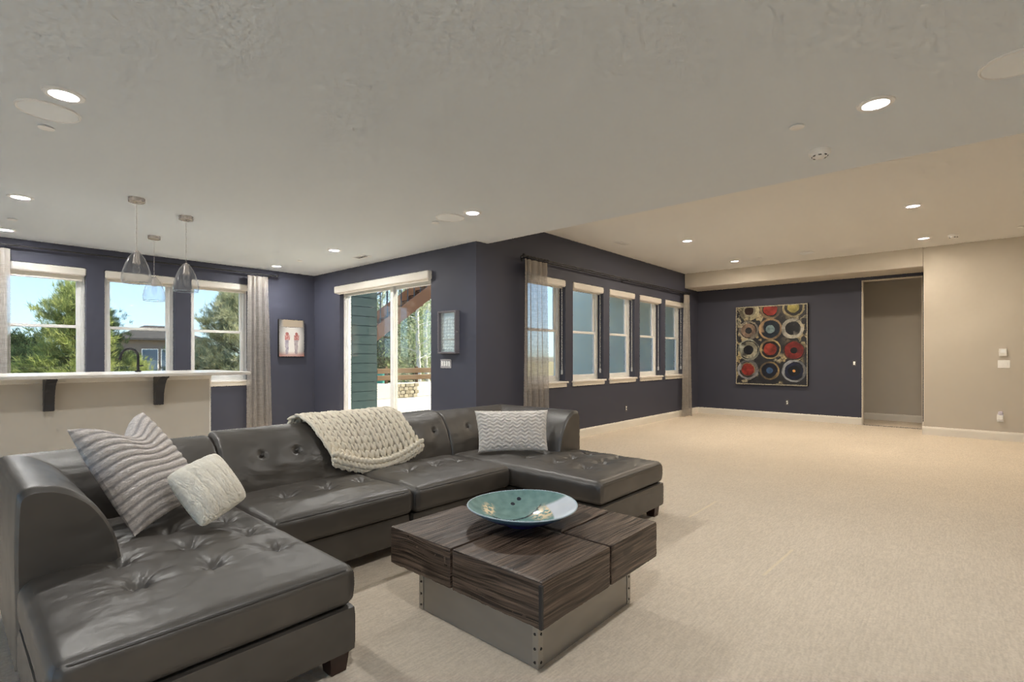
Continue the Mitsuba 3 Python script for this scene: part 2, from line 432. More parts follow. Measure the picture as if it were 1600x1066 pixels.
def speaker(x, y, z, label, r=0.145):
    t = thing('ceiling_speaker', label, 'speaker')
    part(t, 'bezel', lathe([(r - 0.012, -0.006), (r - 0.006, -0.010), (r, -0.008), (r + 0.002, 0)], 48, (x, y, z)), 'm_white', smooth=40)
    part(t, 'grille', lathe([(0.0005, -0.009), (r * 0.6, -0.0088), (r - 0.012, -0.007)], 48, (x, y, z)), 'm_grille', smooth=40)


speaker(0.42, 3.98, ZL, 'big round white ceiling speaker at the upper left')
speaker(3.48, 3.94, ZL, 'round white ceiling speaker beside a downlight above the sofa back')
speaker(3.48, -0.20, ZL, 'round ceiling speaker cut by the right edge of the picture')
speaker(9.89, 2.02, ZH, 'round speaker on the higher ceiling above the painting', 0.13)


def sprinkler(x, y, z, label):
    single('sprinkler_cover', lathe([(0.0005, -0.014), (0.036, -0.013), (0.041, -0.010), (0.041, -0.006), (0.03, -0.005), (0.03, 0)], 28, (x, y, z)), 'm_white',
           label, 'sprinkler cover', smooth=40)


sprinkler(0.44, 4.27, ZL, 'small white sprinkler cover just below the big speaker at the upper left')
sprinkler(3.49, 4.19, ZL, 'small white sprinkler cover left of the speaker above the sofa')
sprinkler(3.53, 0.77, ZL, 'small white sprinkler cover left of the near smoke detector')
sprinkler(3.54, 7.36, ZL, 'tiny sprinkler cover between the two downlights near the far left corner')
sprinkler(0.50, 7.37, ZL, 'tiny sprinkler cover between the downlights at the left edge')
sprinkler(9.84, 2.75, ZH, 'tiny sprinkler cover on the higher ceiling right of the corner downlight')
sprinkler(9.86, -0.59, ZH, 'tiny sprinkler cover on the higher ceiling at the right edge')


def detector(x, y, z, label):
    t = thing('smoke_detector', label, 'smoke detector')
    part(t, 'body', lathe([(0.0005, -0.052), (0.030, -0.051), (0.040, -0.044), (0.052, -0.036), (0.060, -0.022), (0.066, -0.020), (0.068, -0.004), (0.068, 0)], 36, (x, y, z)), 'm_white', smooth=40)
    for k in range(8):
        a = k * math.pi / 4 + 0.2
        m = bx(-0.002, 0.002, -0.009, 0.009, -0.004, 0.004)
        m.apply_transform(trimesh.transformations.rotation_matrix(a, [0, 0, 1]))
        m.apply_translation([x + 0.0475 * math.cos(a), y + 0.0475 * math.sin(a), z - 0.0405])
        part(t, 'vent', m, 'm_black')


detector(4.06, 0.745, ZL, 'white smoke detector on the lower ceiling below the big downlight')
detector(9.87, 0.105, ZH, 'white smoke detector on the higher ceiling near the beige end wall')


def vent(x, y, z, label, lx=0.30, ly=0.12):
    t = thing('air_vent', label, 'air vent')
    part(t, 'frame', cat(bx(x - lx / 2, x + lx / 2, y - ly / 2, y - ly / 2 + 0.02, z - 0.008, z), bx(x - lx / 2, x + lx / 2, y + ly / 2 - 0.02, y + ly / 2, z - 0.008, z),
                         bx(x - lx / 2, x - lx / 2 + 0.02, y - ly / 2 + 0.02, y + ly / 2 - 0.02, z - 0.008, z), bx(x + lx / 2 - 0.02, x + lx / 2, y - ly / 2 + 0.02, y + ly / 2 - 0.02, z - 0.008, z)), 'm_white')
    part(t, 'backing', bx(x - lx / 2 + 0.02, x + lx / 2 - 0.02, y - ly / 2 + 0.02, y + ly / 2 - 0.02, z - 0.002, z), 'm_black')
    for k in range(5):
        yy = y - ly / 2 + 0.028 + k * (ly - 0.056) / 4
        part(t, 'slat', bx(x - lx / 2 + 0.02, x + lx / 2 - 0.02, yy - 0.004, yy + 0.004, z - 0.009, z - 0.003), 'm_white')


vent(4.0, 6.42, ZL, 'white ceiling vent above the sliding door', 0.12, 0.30)
vent(7.13, 4.02, ZH, 'white ceiling vent on the higher ceiling in front of the dark window wall')


# ------------------------------------------------------------------ pendants
def pendant(x, y, label, ztop=2.215, zbot=1.935):
    t = thing('pendant_lamp', label, 'pendant lamp')
    part(t, 'canopy', lathe([(0.0005, -0.038), (0.060, -0.038), (0.064, -0.034), (0.064, 0)], 36, (x, y, ZL)), 'm_nickel', smooth=40)
    part(t, 'cord', tube([(x, y, ZL - 0.03), (x, y, ztop - 0.01)], 0.0025, 6), 'm_nickel')
    part(t, 'socket', lathe([(0.0005, 0.012), (0.012, 0.010), (0.020, -0.005), (0.024, -0.07), (0.032, -0.105), (0.0005, -0.106)][::-1], 24, (x, y, ztop)), 'm_nickel', smooth=40)
    part(t, 'bulb', lathe([(0.0005, -0.20), (0.018, -0.195), (0.028, -0.17), (0.026, -0.14), (0.014, -0.107)], 24, (x, y, ztop)), 'm_clear', smooth=True)
    h = ztop - zbot
    prof = [(0.024, 0.0), (0.034, -0.012), (0.062, -0.055), (0.085, -0.11), (0.104, -0.175), (0.113, -0.225), (0.112, -0.255), (0.106, -h)]
    pr = np.array(prof)
    inner = pr[::-1] - [[0.003, 0]]
    rim = np.vstack([pr, inner])
    part(t, 'glass_shade', lathe(pr[::-1], 64, (x, y, ztop)), 'm_shade_glass', smooth=True)
    part(t, 'rim', tube([(x + 0.106 * math.cos(a), y + 0.106 * math.sin(a), zbot) for a in np.linspace(0, 2 * math.pi, 49)], 0.0025, 6, False), 'm_rim', smooth=True)
    return t


M['m_shade_glass'] = {'type': 'blendbsdf', 'weight': 0.07, 'bsdf_a': {'type': 'thindielectric', 'int_ior': 1.6}, 'bsdf_b': plastic((0.85, 0.88, 0.92), 0.2, 0.8)}
M['m_rim'] = plastic((0.30, 0.38, 0.44), 0.15, 0.6)
pendant(1.18, 5.58, 'clear glass bell pendant lamp hanging leftmost over the bar')
pendant(1.69, 7.18, 'clear glass bell pendant lamp hanging lowest in the middle of the three')
pendant(1.67, 5.93, 'clear glass bell pendant lamp hanging rightmost over the bar')

# ------------------------------------------------------------------ bar
t = thing('bar_counter', 'long beige bar with a pale countertop on two dark brackets', 'bar counter')
BY = 5.95
M['m_stone'] = plastic((0.66, 0.63, 0.58), 0.25, 0.5)
part(t, 'panel', bx(-2.6, 2.03, BY + 0.44, BY + 0.57, 0, 1.065), 'm_beige')
part(t, 'countertop', bx(-2.7, 2.31, BY, BY + 1.15, 1.072, 1.105, 0.006), 'm_stone', label='pale stone countertop')
part(t, 'top_trim', cat(bx(-2.6, 2.045, BY + 0.42, BY + 0.59, 1.02, 1.072, 0.004), bx(2.03, 2.045, BY + 0.44, BY + 0.57, 0, 1.02)), 'm_trim')
part(t, 'base_cabinet', bx(-2.6, 1.97, BY + 0.57, BY + 1.10, 0.09, 1.072), 'm_trim')
part(t, 'baseboard', bx(-2.6, 2.03, BY + 0.425, BY + 0.44, 0, 0.13, 0.004), 'm_trim')


def corbel(xc, w=0.075):
    y1 = BY + 0.42
    pts = [(y1, 1.072), (y1 - 0.26, 1.072), (y1 - 0.26, 1.052)]
    for s in np.linspace(0, 1, 14):
        pts.append((y1 - 0.255 + 0.185 * math.sin(s * math.pi / 2) ** 0.9, 1.05 - 0.27 * (1 - math.cos(s * math.pi / 2)) ** 0.9 - 0.0 * s))
    pts += [(y1 - 0.065, 0.765), (y1, 0.765)]
    return plane_prism(Polygon(pts).buffer(0), 'x', xc - w / 2, xc + w / 2)


M['m_corbel'] = plastic((0.030, 0.030, 0.034), 0.4, 0.5)
for xc in (0.67, 1.53): part(t, 'bracket', corbel(xc), 'm_corbel', label='dark corbel bracket')
t = thing('faucet', 'black gooseneck faucet standing on the bar counter', 'faucet')
fx, fy = 1.43, 6.70
part(t, 'spout', tube([(fx, fy, 1.106), (fx, fy, 1.27)] + [(fx - 0.085 + 0.085 * math.cos(a), fy - 0.05 + 0.05 * math.cos(a), 1.27 + 0.085 * math.sin(a)) for a in np.linspace(0.1, math.pi - 0.25, 16)] + [(fx - 0.178, fy - 0.104, 1.235)], 0.0125, 12), 'm_black_gloss', smooth=40)
part(t, 'base', lathe([(0.028, 0), (0.028, 0.012), (0.018, 0.02), (0.0005, 0.02)], 24, (fx, fy, 1.105)), 'm_black_gloss', smooth=40)
part(t, 'handle', tube([(fx + 0.01, fy, 1.17), (fx + 0.045, fy - 0.01, 1.175)], 0.008, 10), 'm_black_gloss', smooth=40)


# ------------------------------------------------------------------ curtains and rods
def sheer_col(p, n, uv):
    s = noise(uv.x * 8, p.z * 90, 0.0) * 0.5 + noise(uv.x * 120, p.z * 30, 2.0) * 0.5
    return mix((0.36, 0.33, 0.30), (0.62, 0.58, 0.54), s)


M['m_sheer'] = {'type': 'blendbsdf', 'weight': proc(lambda p, n, uv: 0.50 - 0.26 * noise(uv.x * 10, p.z * 100, 1.0)),
                'a': {'type': 'twosided', 'bsdf': {'type': 'diffuse', 'reflectance': proc(sheer_col)}},
                'b': {'type': 'thindielectric', 'int_ior': 1.02}}
M['m_sheer'] = {'type': 'blendbsdf', 'weight': 0.36,
                'bsdf_a': {'type': 'principledthin', 'base_color': proc(sheer_col), 'roughness': 0.9, 'diff_trans': 0.8, 'spec_trans': 0.0},
                'bsdf_b': {'type': 'thindielectric', 'int_ior': 1.02}}


def curtain(axis, at, a_top0, a_top1, a_bot0, a_bot1, z0, z1, folds, depth, label, seed):
    t = thing('sheer_curtain', label, 'curtain')
    nu, nv = folds * 14, 60
    u = np.linspace(0, 1, nu); v = np.linspace(0, 1, nv)
    U, V = np.meshgrid(u, v, indexing='ij')
    r = np.random.default_rng(seed)
    ph = r.uniform(0, 6.28, 4)
    spread = V ** 0.8
    a0 = a_top0 + (a_bot0 - a_top0) * spread; a1 = a_top1 + (a_bot1 - a_top1) * spread
    warp = U + 0.025 * np.sin(2 * np.pi * U * 2 + ph[0] + 1.2 * V)
    A = a0 + (a1 - a0) * warp
    amp = depth * (0.55 + 0.45 * V) * (0.75 + 0.25 * np.sin(5 * U + ph[1]))
    D = amp * np.sin(2 * np.pi * folds * U + ph[2] + 0.7 * np.sin(2.2 * V + ph[3])) + 0.3 * amp * np.sin(4 * np.pi * folds * U + ph[1])
    Z = z1 - (z1 - z0) * V + 0.02 * np.cos(2 * np.pi * folds * U * 0.5) * (V > 0.99)
    if axis == 'x': P = np.stack([A, at + D, Z], -1)
    else: P = np.stack([at + D, A, Z], -1)
    part(t, 'cloth', grid(P), 'm_sheer', smooth=True, uv=np.stack([U, V], -1).reshape(-1, 2))
    # pleated heading tape, more opaque
    k = 5
    part(t, 'heading', grid(P[:, :k] + (np.array([0, -0.004, 0]) if axis == 'x' else np.array([-0.004, 0, 0]))), 'm_heading', smooth=True)
    return t


M['m_heading'] = plastic((0.33, 0.30, 0.27), 0.9, 0.1)
RY = YG - 0.11
curtain('x', RY, 5.18, 5.66, 5.17, 5.70, 0.02, 2.585, 4, 0.048, 'sheer grey curtain hanging left of the five windows, behind the sofa', 3)
curtain('x', RY, 10.40, 10.62, 10.30, 10.74, 0.02, 2.585, 3, 0.045, 'sheer grey curtain in the corner beside the dark painting wall', 4)
curtain('x', YB - 0.11, 3.24, 3.55, 3.22, 3.62, 0.02, 2.565, 4, 0.030, 'sheer pale curtain right of the bar windows, beside the small picture', 5)
curtain('x', YB - 0.11, 0.10, 0.56, 0.08, 0.58, 0.02, 2.555, 5, 0.030, 'sheer curtain at the left edge beside the bar windows', 6)


def rod(x0, x1, y, z, label, brackets, ywall, double=True):
    t = thing('curtain_rod', label, 'curtain rod')
    part(t, 'pole', tube([(x0, y, z), (x1, y, z)], 0.011, 12), 'm_black', smooth=40)
    for s, x in ((-1, x0), (1, x1)):
        part(t, 'finial', lathe([(0.0005, -0.03), (0.016, -0.02), (0.021, 0), (0.016, 0.02), (0.0005, 0.03)], 20, (x + s * 0.02, y, z)), 'm_black', smooth=True)
    if double: part(t, 'back_pole', tube([(x0 + 0.05, y + 0.06, z - 0.012), (x1 - 0.03, y + 0.06, z - 0.012)], 0.008, 10), 'm_black', smooth=40)
    for x in brackets:
        part(t, 'bracket', cat(bx(x - 0.008, x + 0.008, y - 0.012, ywall, z - 0.022, z - 0.01), bx(x - 0.012, x + 0.012, ywall - 0.006, ywall, z - 0.05, z + 0.03), bx(x - 0.008, x + 0.008, y - 0.014, y - 0.010, z - 0.02, z + 0.012)), 'm_black')
    n = 7
    for a, b in ((x0 + 0.06, x0 + 0.5), (x1 - 0.3, x1 - 0.04)):
        for q in np.linspace(a, b, n):
            part(t, 'ring', tube([(q, y + 0.019 * math.cos(w), z - 0.006 + 0.019 * math.sin(w)) for w in np.linspace(0, 2 * math.pi, 17)], 0.003, 5, False), 'm_black')
    return t


rod(5.20, 10.66, RY, 2.625, 'long black double curtain rod above the five windows', (5.26, 7.98, 10.60), YG)
rod(0.02, 3.68, YB - 0.11, 2.60, 'black curtain rod above the windows behind the bar', (0.10, 1.90, 3.60), YB, False)


# ------------------------------------------------------------------ sectional sofa
def rounded_box(x0, x1, y0, y1, z0, z1, r, h=0.014):
    """Dense rounded box as one mesh with outward faces."""
    lo, hi = np.array([x0, y0, z0]), np.array([x1, y1, z1])
    ms = []
    for ax in range(3):
        b, c = (ax + 1) % 3, (ax + 2) % 3
        nb = max(4, int((hi[b] - lo[b]) / h)); nc = max(4, int((hi[c] - lo[c]) / h))
        for s in (0, 1):
            B, Cc = np.meshgrid(np.linspace(lo[b], hi[b], nb), np.linspace(lo[c], hi[c], nc), indexing='ij')
            P = np.zeros(B.shape + (3,)); P[..., b] = B; P[..., c] = Cc; P[..., ax] = hi[ax] if s else lo[ax]
            ms.append(grid(P, flip=not s))
    m = trimesh.util.concatenate(ms)
    v = m.vertices
    c = np.clip(v, lo + r, hi - r)
    dv = v - c
    n = np.linalg.norm(dv, axis=1, keepdims=True)
    m.vertices = c + np.where(n > 0, r * dv / np.maximum(n, 1e-9), 0)
    return m


def tuft_field(a, b, tufts, depth=0.034, seed=0):
    """Displacement (negative inwards) around buttons at (a, b) coordinates."""
    r0 = np.random.default_rng(seed)
    z = np.zeros_like(a)
    for (ta, tb) in tufts:
        da, db = a - ta, b - tb
        r = np.hypot(da, db); th = np.arctan2(db, da)
        ph = r0.uniform(0, 6.28, 3)
        z -= depth * np.exp(-(r / 0.030) ** 2) + 0.45 * depth * np.exp(-(r / 0.085) ** 2)
        cre = np.abs(np.sin(3.5 * th + ph[0])) * 0.6 + np.abs(np.sin(6 * th + ph[1])) * 0.4
        z -= 0.015 * (1 - cre) * np.exp(-(r / 0.10) ** 2) * (1 - np.exp(-(r / 0.02) ** 2))
    return z


def cushion(x0, x1, y0, y1, z0, z1, tufts, crown=0.022, r=0.035, seed=0, h=0.0095):
    m = rounded_box(x0, x1, y0, y1, z0, z1, r, h)
    v = m.vertices.copy()
    cx, cy = (x0 + x1) / 2, (y0 + y1) / 2
    u = np.clip(np.abs((v[:, 0] - cx) / ((x1 - x0) / 2)), 0, 1); w = np.clip(np.abs((v[:, 1] - cy) / ((y1 - y0) / 2)), 0, 1)
    top = np.clip((v[:, 2] - (z1 - r)) / r, 0, 1)
    edge = (1 - u ** 4) * (1 - w ** 4)
    wr = meshkit.fbm(np.stack([v[:, 0] * 5, v[:, 1] * 14, v[:, 2] * 5], 1), 3, seed) - 0.5
    wr2 = meshkit.fbm(np.stack([v[:, 0] * 13, v[:, 1] * 5, v[:, 2] * 6 + 9], 1), 3, seed + 5) - 0.5
    v[:, 2] += top * (crown * edge + tuft_field(v[:, 0], v[:, 1], tufts, seed=seed) + 0.012 * wr * (0.3 + edge) + 0.010 * wr2 * (0.3 + edge))
    mid = 1 - np.abs((v[:, 2] - (z0 + z1) / 2) / ((z1 - z0) / 2)) ** 2
    side = (1 - top) * np.clip(mid, 0, 1)
    v[:, 0] += side * 0.008 * np.sign(v[:, 0] - cx) * (u > 0.97) + side * 0.006 * wr
    v[:, 1] += side * 0.008 * np.sign(v[:, 1] - cy) * (w > 0.97) + side * 0.006 * wr2
    m.vertices = v
    return m


def button(c, n, r=0.011):
    m = trimesh.creation.icosphere(2, r)
    m.apply_scale([1, 1, 0.6])
    R = trimesh.geometry.align_vectors([0, 0, 1], n)
    m.apply_transform(R); m.apply_translation(c)
    return m


ZC = 0.425                                     # seat edge height
Y_OUT, Y_ARM = 3.58, 2.60
XL0, XL1, XR0, XR1 = 0.185, 1.115, 2.915, 3.86
sofa = thing('sectional_sofa', 'large U-shaped dark grey leather sectional sofa with tufted seats', 'sofa')
seats = [(XL0 + 0.012, XL1, 1.84, 3.35, [(a, b) for b in (2.25, 2.54, 2.83) for a in (0.48, 0.73, 0.98)]),
         (XL1 + 0.006, 2.005, 2.62, 3.35, [(1.38, 3.03), (1.64, 3.03), (1.89, 3.03), ]),
         (2.011, XR0 - 0.006, 2.60, 3.35, [(2.27, 3.02), (2.52, 3.02), (2.76, 3.02)]),
         (XR0, XR1 - 0.012, 1.80, 3.35, [(a, b) for b in (2.12, 2.41, 2.70) for a in (3.22, 3.46, 3.70)])]
for k, (xa, xb, ya, yb, tf) in enumerate(seats):
    c = part(sofa, 'seat_cushion', cushion(xa, xb, ya, yb, 0.268, ZC + 0.006, tf, seed=11 * k), 'm_leather', smooth=True)
    for (a, b) in tf: part(c, 'button', button((a, b, ZC - 0.012), (0, 0, 1)), 'm_leather_plain', smooth=True)
    # piping along the top edge
    e = 0.010
    loop = [(xa + 0.02, yb), (xa + e, ya + 0.035), (xa + 0.018, ya + 0.014), (xa + 0.045, ya + e - 0.004), ((xa + xb) / 2, ya + e - 0.006), (xb - 0.045, ya + e - 0.004), (xb - 0.018, ya + 0.014), (xb - e, ya + 0.035), (xb - 0.02, yb)]
    pts = []
    for (p0, p1) in zip(loop[:-1], loop[1:]):
        for s in np.linspace(0, 1, 8, endpoint=False): pts.append((p0[0] + s * (p1[0] - p0[0]), p0[1] + s * (p1[1] - p0[1]), ZC - 0.012))
    part(c, 'piping', tube(pts, 0.0055, 6), 'm_leather_plain', smooth=True)
# bases
bases = [(XL0 + 0.004, XL1 + 0.004, 1.83, 3.56), (XL1 + 0.01, 2.005, 2.65, 3.56), (2.011, XR0 - 0.01, 2.63, 3.56), (XR0 - 0.004, XR1 - 0.004, 1.79, 3.56)]
for (xa, xb, ya, yb) in bases:
    part(sofa, 'base', rounded_box(xa, xb, ya, yb, 0.085, 0.266, 0.018, 0.03), 'm_leather', smooth=True)
for (lx, ly) in ((XL0 + 0.10, 1.90), (XL1 - 0.055, 1.90), (XR0 + 0.07, 1.86), (XR1 - 0.075, 1.86), (XL0 + 0.08, 3.48), (XR1 - 0.08, 3.48), (2.0, 3.48), (XL0 + 0.08, 2.75), (XR1 - 0.08, 2.75)):
    h0, h1 = 0.032, 0.042
    v = [(lx + sx * (h1 if s else h0), ly + sy * (h1 if s else h0), 0.088 if s else 0.0) for s in (0, 1) for sx in (-1, 1) for sy in (-1, 1)]
    part(sofa, 'leg', trimesh.convex.convex_hull(np.array(v)), 'm_dark_wood', label='dark wooden tapered leg')

PROF = np.array([(0.0, 0.10), (0.0, 0.30), (-0.004, 0.5), (0.0, 0.70), (0.004, 0.752), (0.018, 0.772), (0.05, 0.780), (0.09, 0.776), (0.13, 0.762), (0.17, 0.738), (0.21, 0.700), (0.245, 0.65),
                 (0.272, 0.60), (0.292, 0.545), (0.308, 0.48), (0.318, 0.42), (0.322, 0.36), (0.322, 0.29)])


def fine_profile(dz=0.0, n=90):
    P = PROF.copy()
    up = np.clip((P[:, 1] - 0.45) / 0.33, 0, 1)
    P[:, 1] += dz * up
    seg = np.r_[0, np.cumsum(np.hypot(*np.diff(P, axis=0).T))]
    s = np.linspace(0, seg[-1], n)
    from scipy.interpolate import PchipInterpolator
    return np.stack([PchipInterpolator(seg, P[:, 0])(s), PchipInterpolator(seg, P[:, 1])(s)], 1)


def back_piece(path_fn, n, dz, tufts, seed, endcap=0.03, closed_ends=True, plen=1.0):
    """path_fn(s, d) -> x, y with d the distance inwards; s from 0 to 1."""
    pr = fine_profile(dz)
    S = np.linspace(0, 1, n)
    cen = np.array([0.15, 0.45])
    P = np.zeros((n, len(pr), 3)); dd = np.zeros((n, len(pr))); zz = np.zeros_like(dd)
    e = endcap / plen
    for i, s in enumerate(S):
        q = min(s, 1 - s) / e
        k = 1.0 if q >= 1 else 1 - 0.075 * (1 - math.sqrt(max(0, 1 - (1 - q) ** 2)))
        pp = cen + (pr - cen) * k
        dd[i], zz[i] = pp[:, 0], pp[:, 1]
    X, Y = path_fn(S[:, None], dd)
    X, Y = np.broadcast_to(X, dd.shape), np.broadcast_to(Y, dd.shape)
    # displacement along the inner face (tufts are (x, y) plan points at z=.645), and folds
    front = np.clip((dd - 0.05) / 0.08, 0, 1)
    wr = meshkit.fbm(np.stack([X * 7, Y * 7, zz * 5], -1), 3, seed) - 0.5
    disp = 0.014 * wr * front
    for (tx, ty, tz) in tufts:
        r = np.sqrt((X - tx) ** 2 + (Y - ty) ** 2 + (zz - tz) ** 2)
        disp -= 0.016 * np.exp(-(r / 0.022) ** 2) + 0.009 * np.exp(-(r / 0.075) ** 2)
        hz = np.hypot(X - tx, Y - ty)
        disp -= 0.004 * np.exp(-(hz / 0.008) ** 2) * (zz < tz) * front
    X2, Y2 = path_fn(S[:, None], dd + disp)
    P = np.stack([np.broadcast_to(X2, dd.shape), np.broadcast_to(Y2, dd.shape), zz + 0.3 * disp], -1)
    m = grid(P)
    caps = []
    for i in (0, n - 1):
        ring = P[i]
        ring = np.vstack([ring, ring[-1] + (ring[0] - ring[-1]) * np.linspace(0, 1, 12)[1:, None]]); c = ring.mean(0)
        rings = np.stack([c + (ring - c) * k for k in (1.0, 0.8, 0.5, 0.0005)], 0)
        caps.append(grid(rings, flip=(i == 0)))
    bot = grid(np.stack([P[:, 0], P[:, -1]], 1))
    m = cat(m, caps, bot)
    m.fix_normals()
    return m


LA = Y_OUT - Y_ARM


def left_path(s, d):
    L2 = XL1 - XL0
    f = LA / (LA + L2)
    arm = s < f
    a = np.clip(s / f, 0, 1); b = np.clip((s - f) / (1 - f), 0, 1)
    x = np.where(arm, XL0 + d, (XL0 + d) + (XL1 - XL0 - d) * b)
    y = np.where(arm, Y_ARM + (Y_OUT - d - Y_ARM) * a, Y_OUT - d)
    return x, y


def right_path(s, d):
    L2 = XR1 - XR0
    f = L2 / (LA + L2)
    bk = s < f
    a = np.clip(s / f, 0, 1); b = np.clip((s - f) / (1 - f), 0, 1)
    x = np.where(bk, XR0 + (XR1 - d - XR0) * a, XR1 - d)
    y = np.where(bk, Y_OUT - d, (Y_OUT - d) + (Y_ARM - Y_OUT + d) * b)
    return x, y


def straight(x0, x1): return lambda s, d: (x0 + (x1 - x0) * s + 0 * d, Y_OUT - d + 0 * s)


def d_at(z, dz=0.0):
    p = fine_profile(dz)
    i = np.argmin(np.abs(p[45:, 1] - z)) + 45
    return p[i, 0]


dB = d_at(0.645, 0.02)
for nm, fn, n, plen, tf, seed, dzz in (('backrest', left_path, 150, 1.9, [(0.75, Y_OUT - dB, 0.645)], 1, 0.0),
                                       ('backrest', straight(XL1 + 0.003, 2.005), 80, 0.89, [(a, Y_OUT - dB, 0.645) for a in (1.365, 1.59, 1.815)], 2, 0.02),
                                       ('backrest', straight(2.011, XR0 - 0.003), 80, 0.9, [(a, Y_OUT - dB, 0.645) for a in (2.3, 2.54, 2.77)], 3, 0.02),
                                       ('backrest', right_path, 150, 1.9, [(3.16, Y_OUT - dB, 0.645), (3.4, Y_OUT - dB, 0.645)], 4, 0.005)):
    k = part(sofa, nm, back_piece(fn, n, dzz, tf, seed, plen=plen), 'm_leather', smooth=50)
    for (a, b, c) in tf: part(k, 'button', button((a, b + 0.010, c - 0.003), (0, -1, 0.25)), 'm_leather_plain', smooth=True)

# ------------------------------------------------------------------ coffee table
tb = thing('coffee_table', 'low square coffee table of dark wood blocks on a riveted steel base', 'coffee table')
g = 0.004
zt0, zt1 = 0.235, 0.42
blocks = [(1.50, 2.00 - g, 1.18, 1.695 - g), (1.50, 2.00 - g, 1.695 + g, 2.15), (2.00 + g, 2.46, 1.18, 1.455 - g), (2.00 + g, 2.46, 1.455 + g, 2.15)]


def block_mesh(xa, xb, ya, yb, za, zb, seed):
    m = rounded_box(xa, xb, ya, yb, za, zb, 0.009, 0.012)
    v = m.vertices.copy()
    n = meshkit.fbm(v * np.array([6, 30, 30]), 3, seed) - 0.5
    c = np.array([(xa + xb) / 2, (ya + yb) / 2, (za + zb) / 2])
    s = np.sign(v - c) * (np.abs(v - c) > (np.array([xb - xa, yb - ya, zb - za]) / 2 - 0.012))
    m.vertices = v + s * (n[:, None] * 0.004 - 0.001)
    return m


for i, b in enumerate(blocks):
    part(tb, 'wood_block', block_mesh(*b, zt0, zt1, i), 'm_beam', smooth=35)
part(tb, 'corner_edge', bx(1.4975, 1.51, 1.181, 1.196, zt0 + 0.004, zt1 - 0.014, 0.001), 'm_black', label='black strip on the near corner')
part(tb, 'core', bx(1.52, 2.44, 1.20, 2.13, zt0 + 0.01, zt1 - 0.02), 'm_black')
bx0, bx1, by0, by1 = 1.605, 2.365, 1.283, 2.052
part(tb, 'steel_base', bx(bx0 + 0.004, bx1 - 0.004, by0 + 0.004, by1 - 0.004, 0.0, zt0 + 0.002), 'm_steel', label='grey steel box base')
for (xc, sx) in ((bx0, 1), (bx1, -1)):
    for (yc, sy) in ((by0, 1), (by1, -1)):
        k = part(tb, 'corner_strip', cat(bx(xc, xc + sx * 0.032, yc, yc + sy * 0.003, 0.001, zt0 - 0.001, 0.001), bx(xc, xc + sx * 0.003, yc + sy * 0.003, yc + sy * 0.032, 0.001, zt0 - 0.001, 0.001)), 'm_steel_edge')
        for zr in (0.025, 0.08, 0.14, 0.20):
            part(k, 'rivet', button((xc + sx * 0.018, yc - sy * 0.0005, zr), (0, -sy, 0), 0.006), 'm_rivet', smooth=True)
            part(k, 'rivet', button((xc - sx * 0.0005, yc + sy * 0.018, zr), (-sx, 0, 0), 0.006), 'm_rivet', smooth=True)

# ------------------------------------------------------------------ glass bowl
BX, BYc, BZ = 1.965, 1.675, 0.4205


def bowl_col(p, n, uv):
    x, y = (p.x - BX) / 0.28, (p.y - BYc) / 0.28
    c = mix((0.10, 0.20, 0.195), (0.20, 0.33, 0.315), fbm(x * 9, y * 9, 1.0, octaves=4))
    u, v = 0.7478 * x + 0.664 * y - 0.30, 0.664 * x - 0.7478 * y         # away from the sofa corner, to the right
    line = smoothstep(0.045, 0.02, dr.abs(u + 0.15 - 0.75 * v - 0.9 * v * v)) * smoothstep(0.40, 0.34, v) * smoothstep(-0.62, -0.5, v)
    line2 = smoothstep(0.035, 0.015, dr.abs(u + 0.52 - 0.5 * v - 0.5 * v * v)) * smoothstep(0.5, 0.4, v) * 0.6
    c = mix(c, (0.015, 0.03, 0.04), dr.maximum(line, line2) * 0.9)
    dots = smoothstep(0.05, 0.035, dr.sqrt(dr.square(u - 0.34) + dr.square(v + 0.17))) + smoothstep(0.05, 0.035, dr.sqrt(dr.square(u - 0.48) + dr.square(v + 0.05)))
    c = mix(c, (0.01, 0.015, 0.03), dr.clip(dots, 0, 1))
    g1 = smoothstep(0.30, 0.05, dr.sqrt(dr.square((u + 0.05) * 0.9) + dr.square((v + 0.62) * 1.9)))
    g2 = smoothstep(0.36, 0.05, dr.sqrt(dr.square(u + 0.05) + dr.square((v - 0.42) * 1.1)))
    g3 = smoothstep(0.25, 0.0, dr.sqrt(dr.square(u + 0.72) + dr.square((v + 0.4) * 0.7)))
    gold = dr.maximum(dr.maximum(g1, g2), g3 * 0.7) * smoothstep(0.36, 0.56, fbm(x * 20, y * 20, 4.0, octaves=3))
    c = mix(c, (0.75, 0.62, 0.42), dr.clip(gold * 1.4, 0, 1))
    white = smoothstep(0.60, 0.64, v + 0.38 * dr.square(u + 0.5) - 0.12 * u) * smoothstep(0.25, 0.15, u)
    return mix(c, (0.62, 0.66, 0.72), white)


M['m_bowl'] = plastic(proc(bowl_col), 0.12, 0.6, clearcoat=0.6)
M['m_bowl_under'] = plastic(proc(lambda p, n, uv: mix((0.025, 0.018, 0.10), (0.10, 0.20, 0.28), smoothstep(0.470, 0.515, p.z))), 0.10, 0.6, clearcoat=0.5)
M['m_bowl_rim'] = plastic((0.42, 0.52, 0.58), 0.1, 0.6)
bw = thing('glass_bowl', 'wide shallow teal glass bowl with a white edge and purple underside on the coffee table', 'bowl')
prof_out = np.array([(0.085, 0.0), (0.088, 0.006), (0.10, 0.012), (0.14, 0.026), (0.19, 0.045), (0.235, 0.068), (0.266, 0.088), (0.276, 0.097)])
prof_in = np.array([(0.0005, 0.012), (0.06, 0.013), (0.10, 0.019), (0.14, 0.032), (0.19, 0.051), (0.235, 0.074), (0.266, 0.094), (0.276, 0.102)])


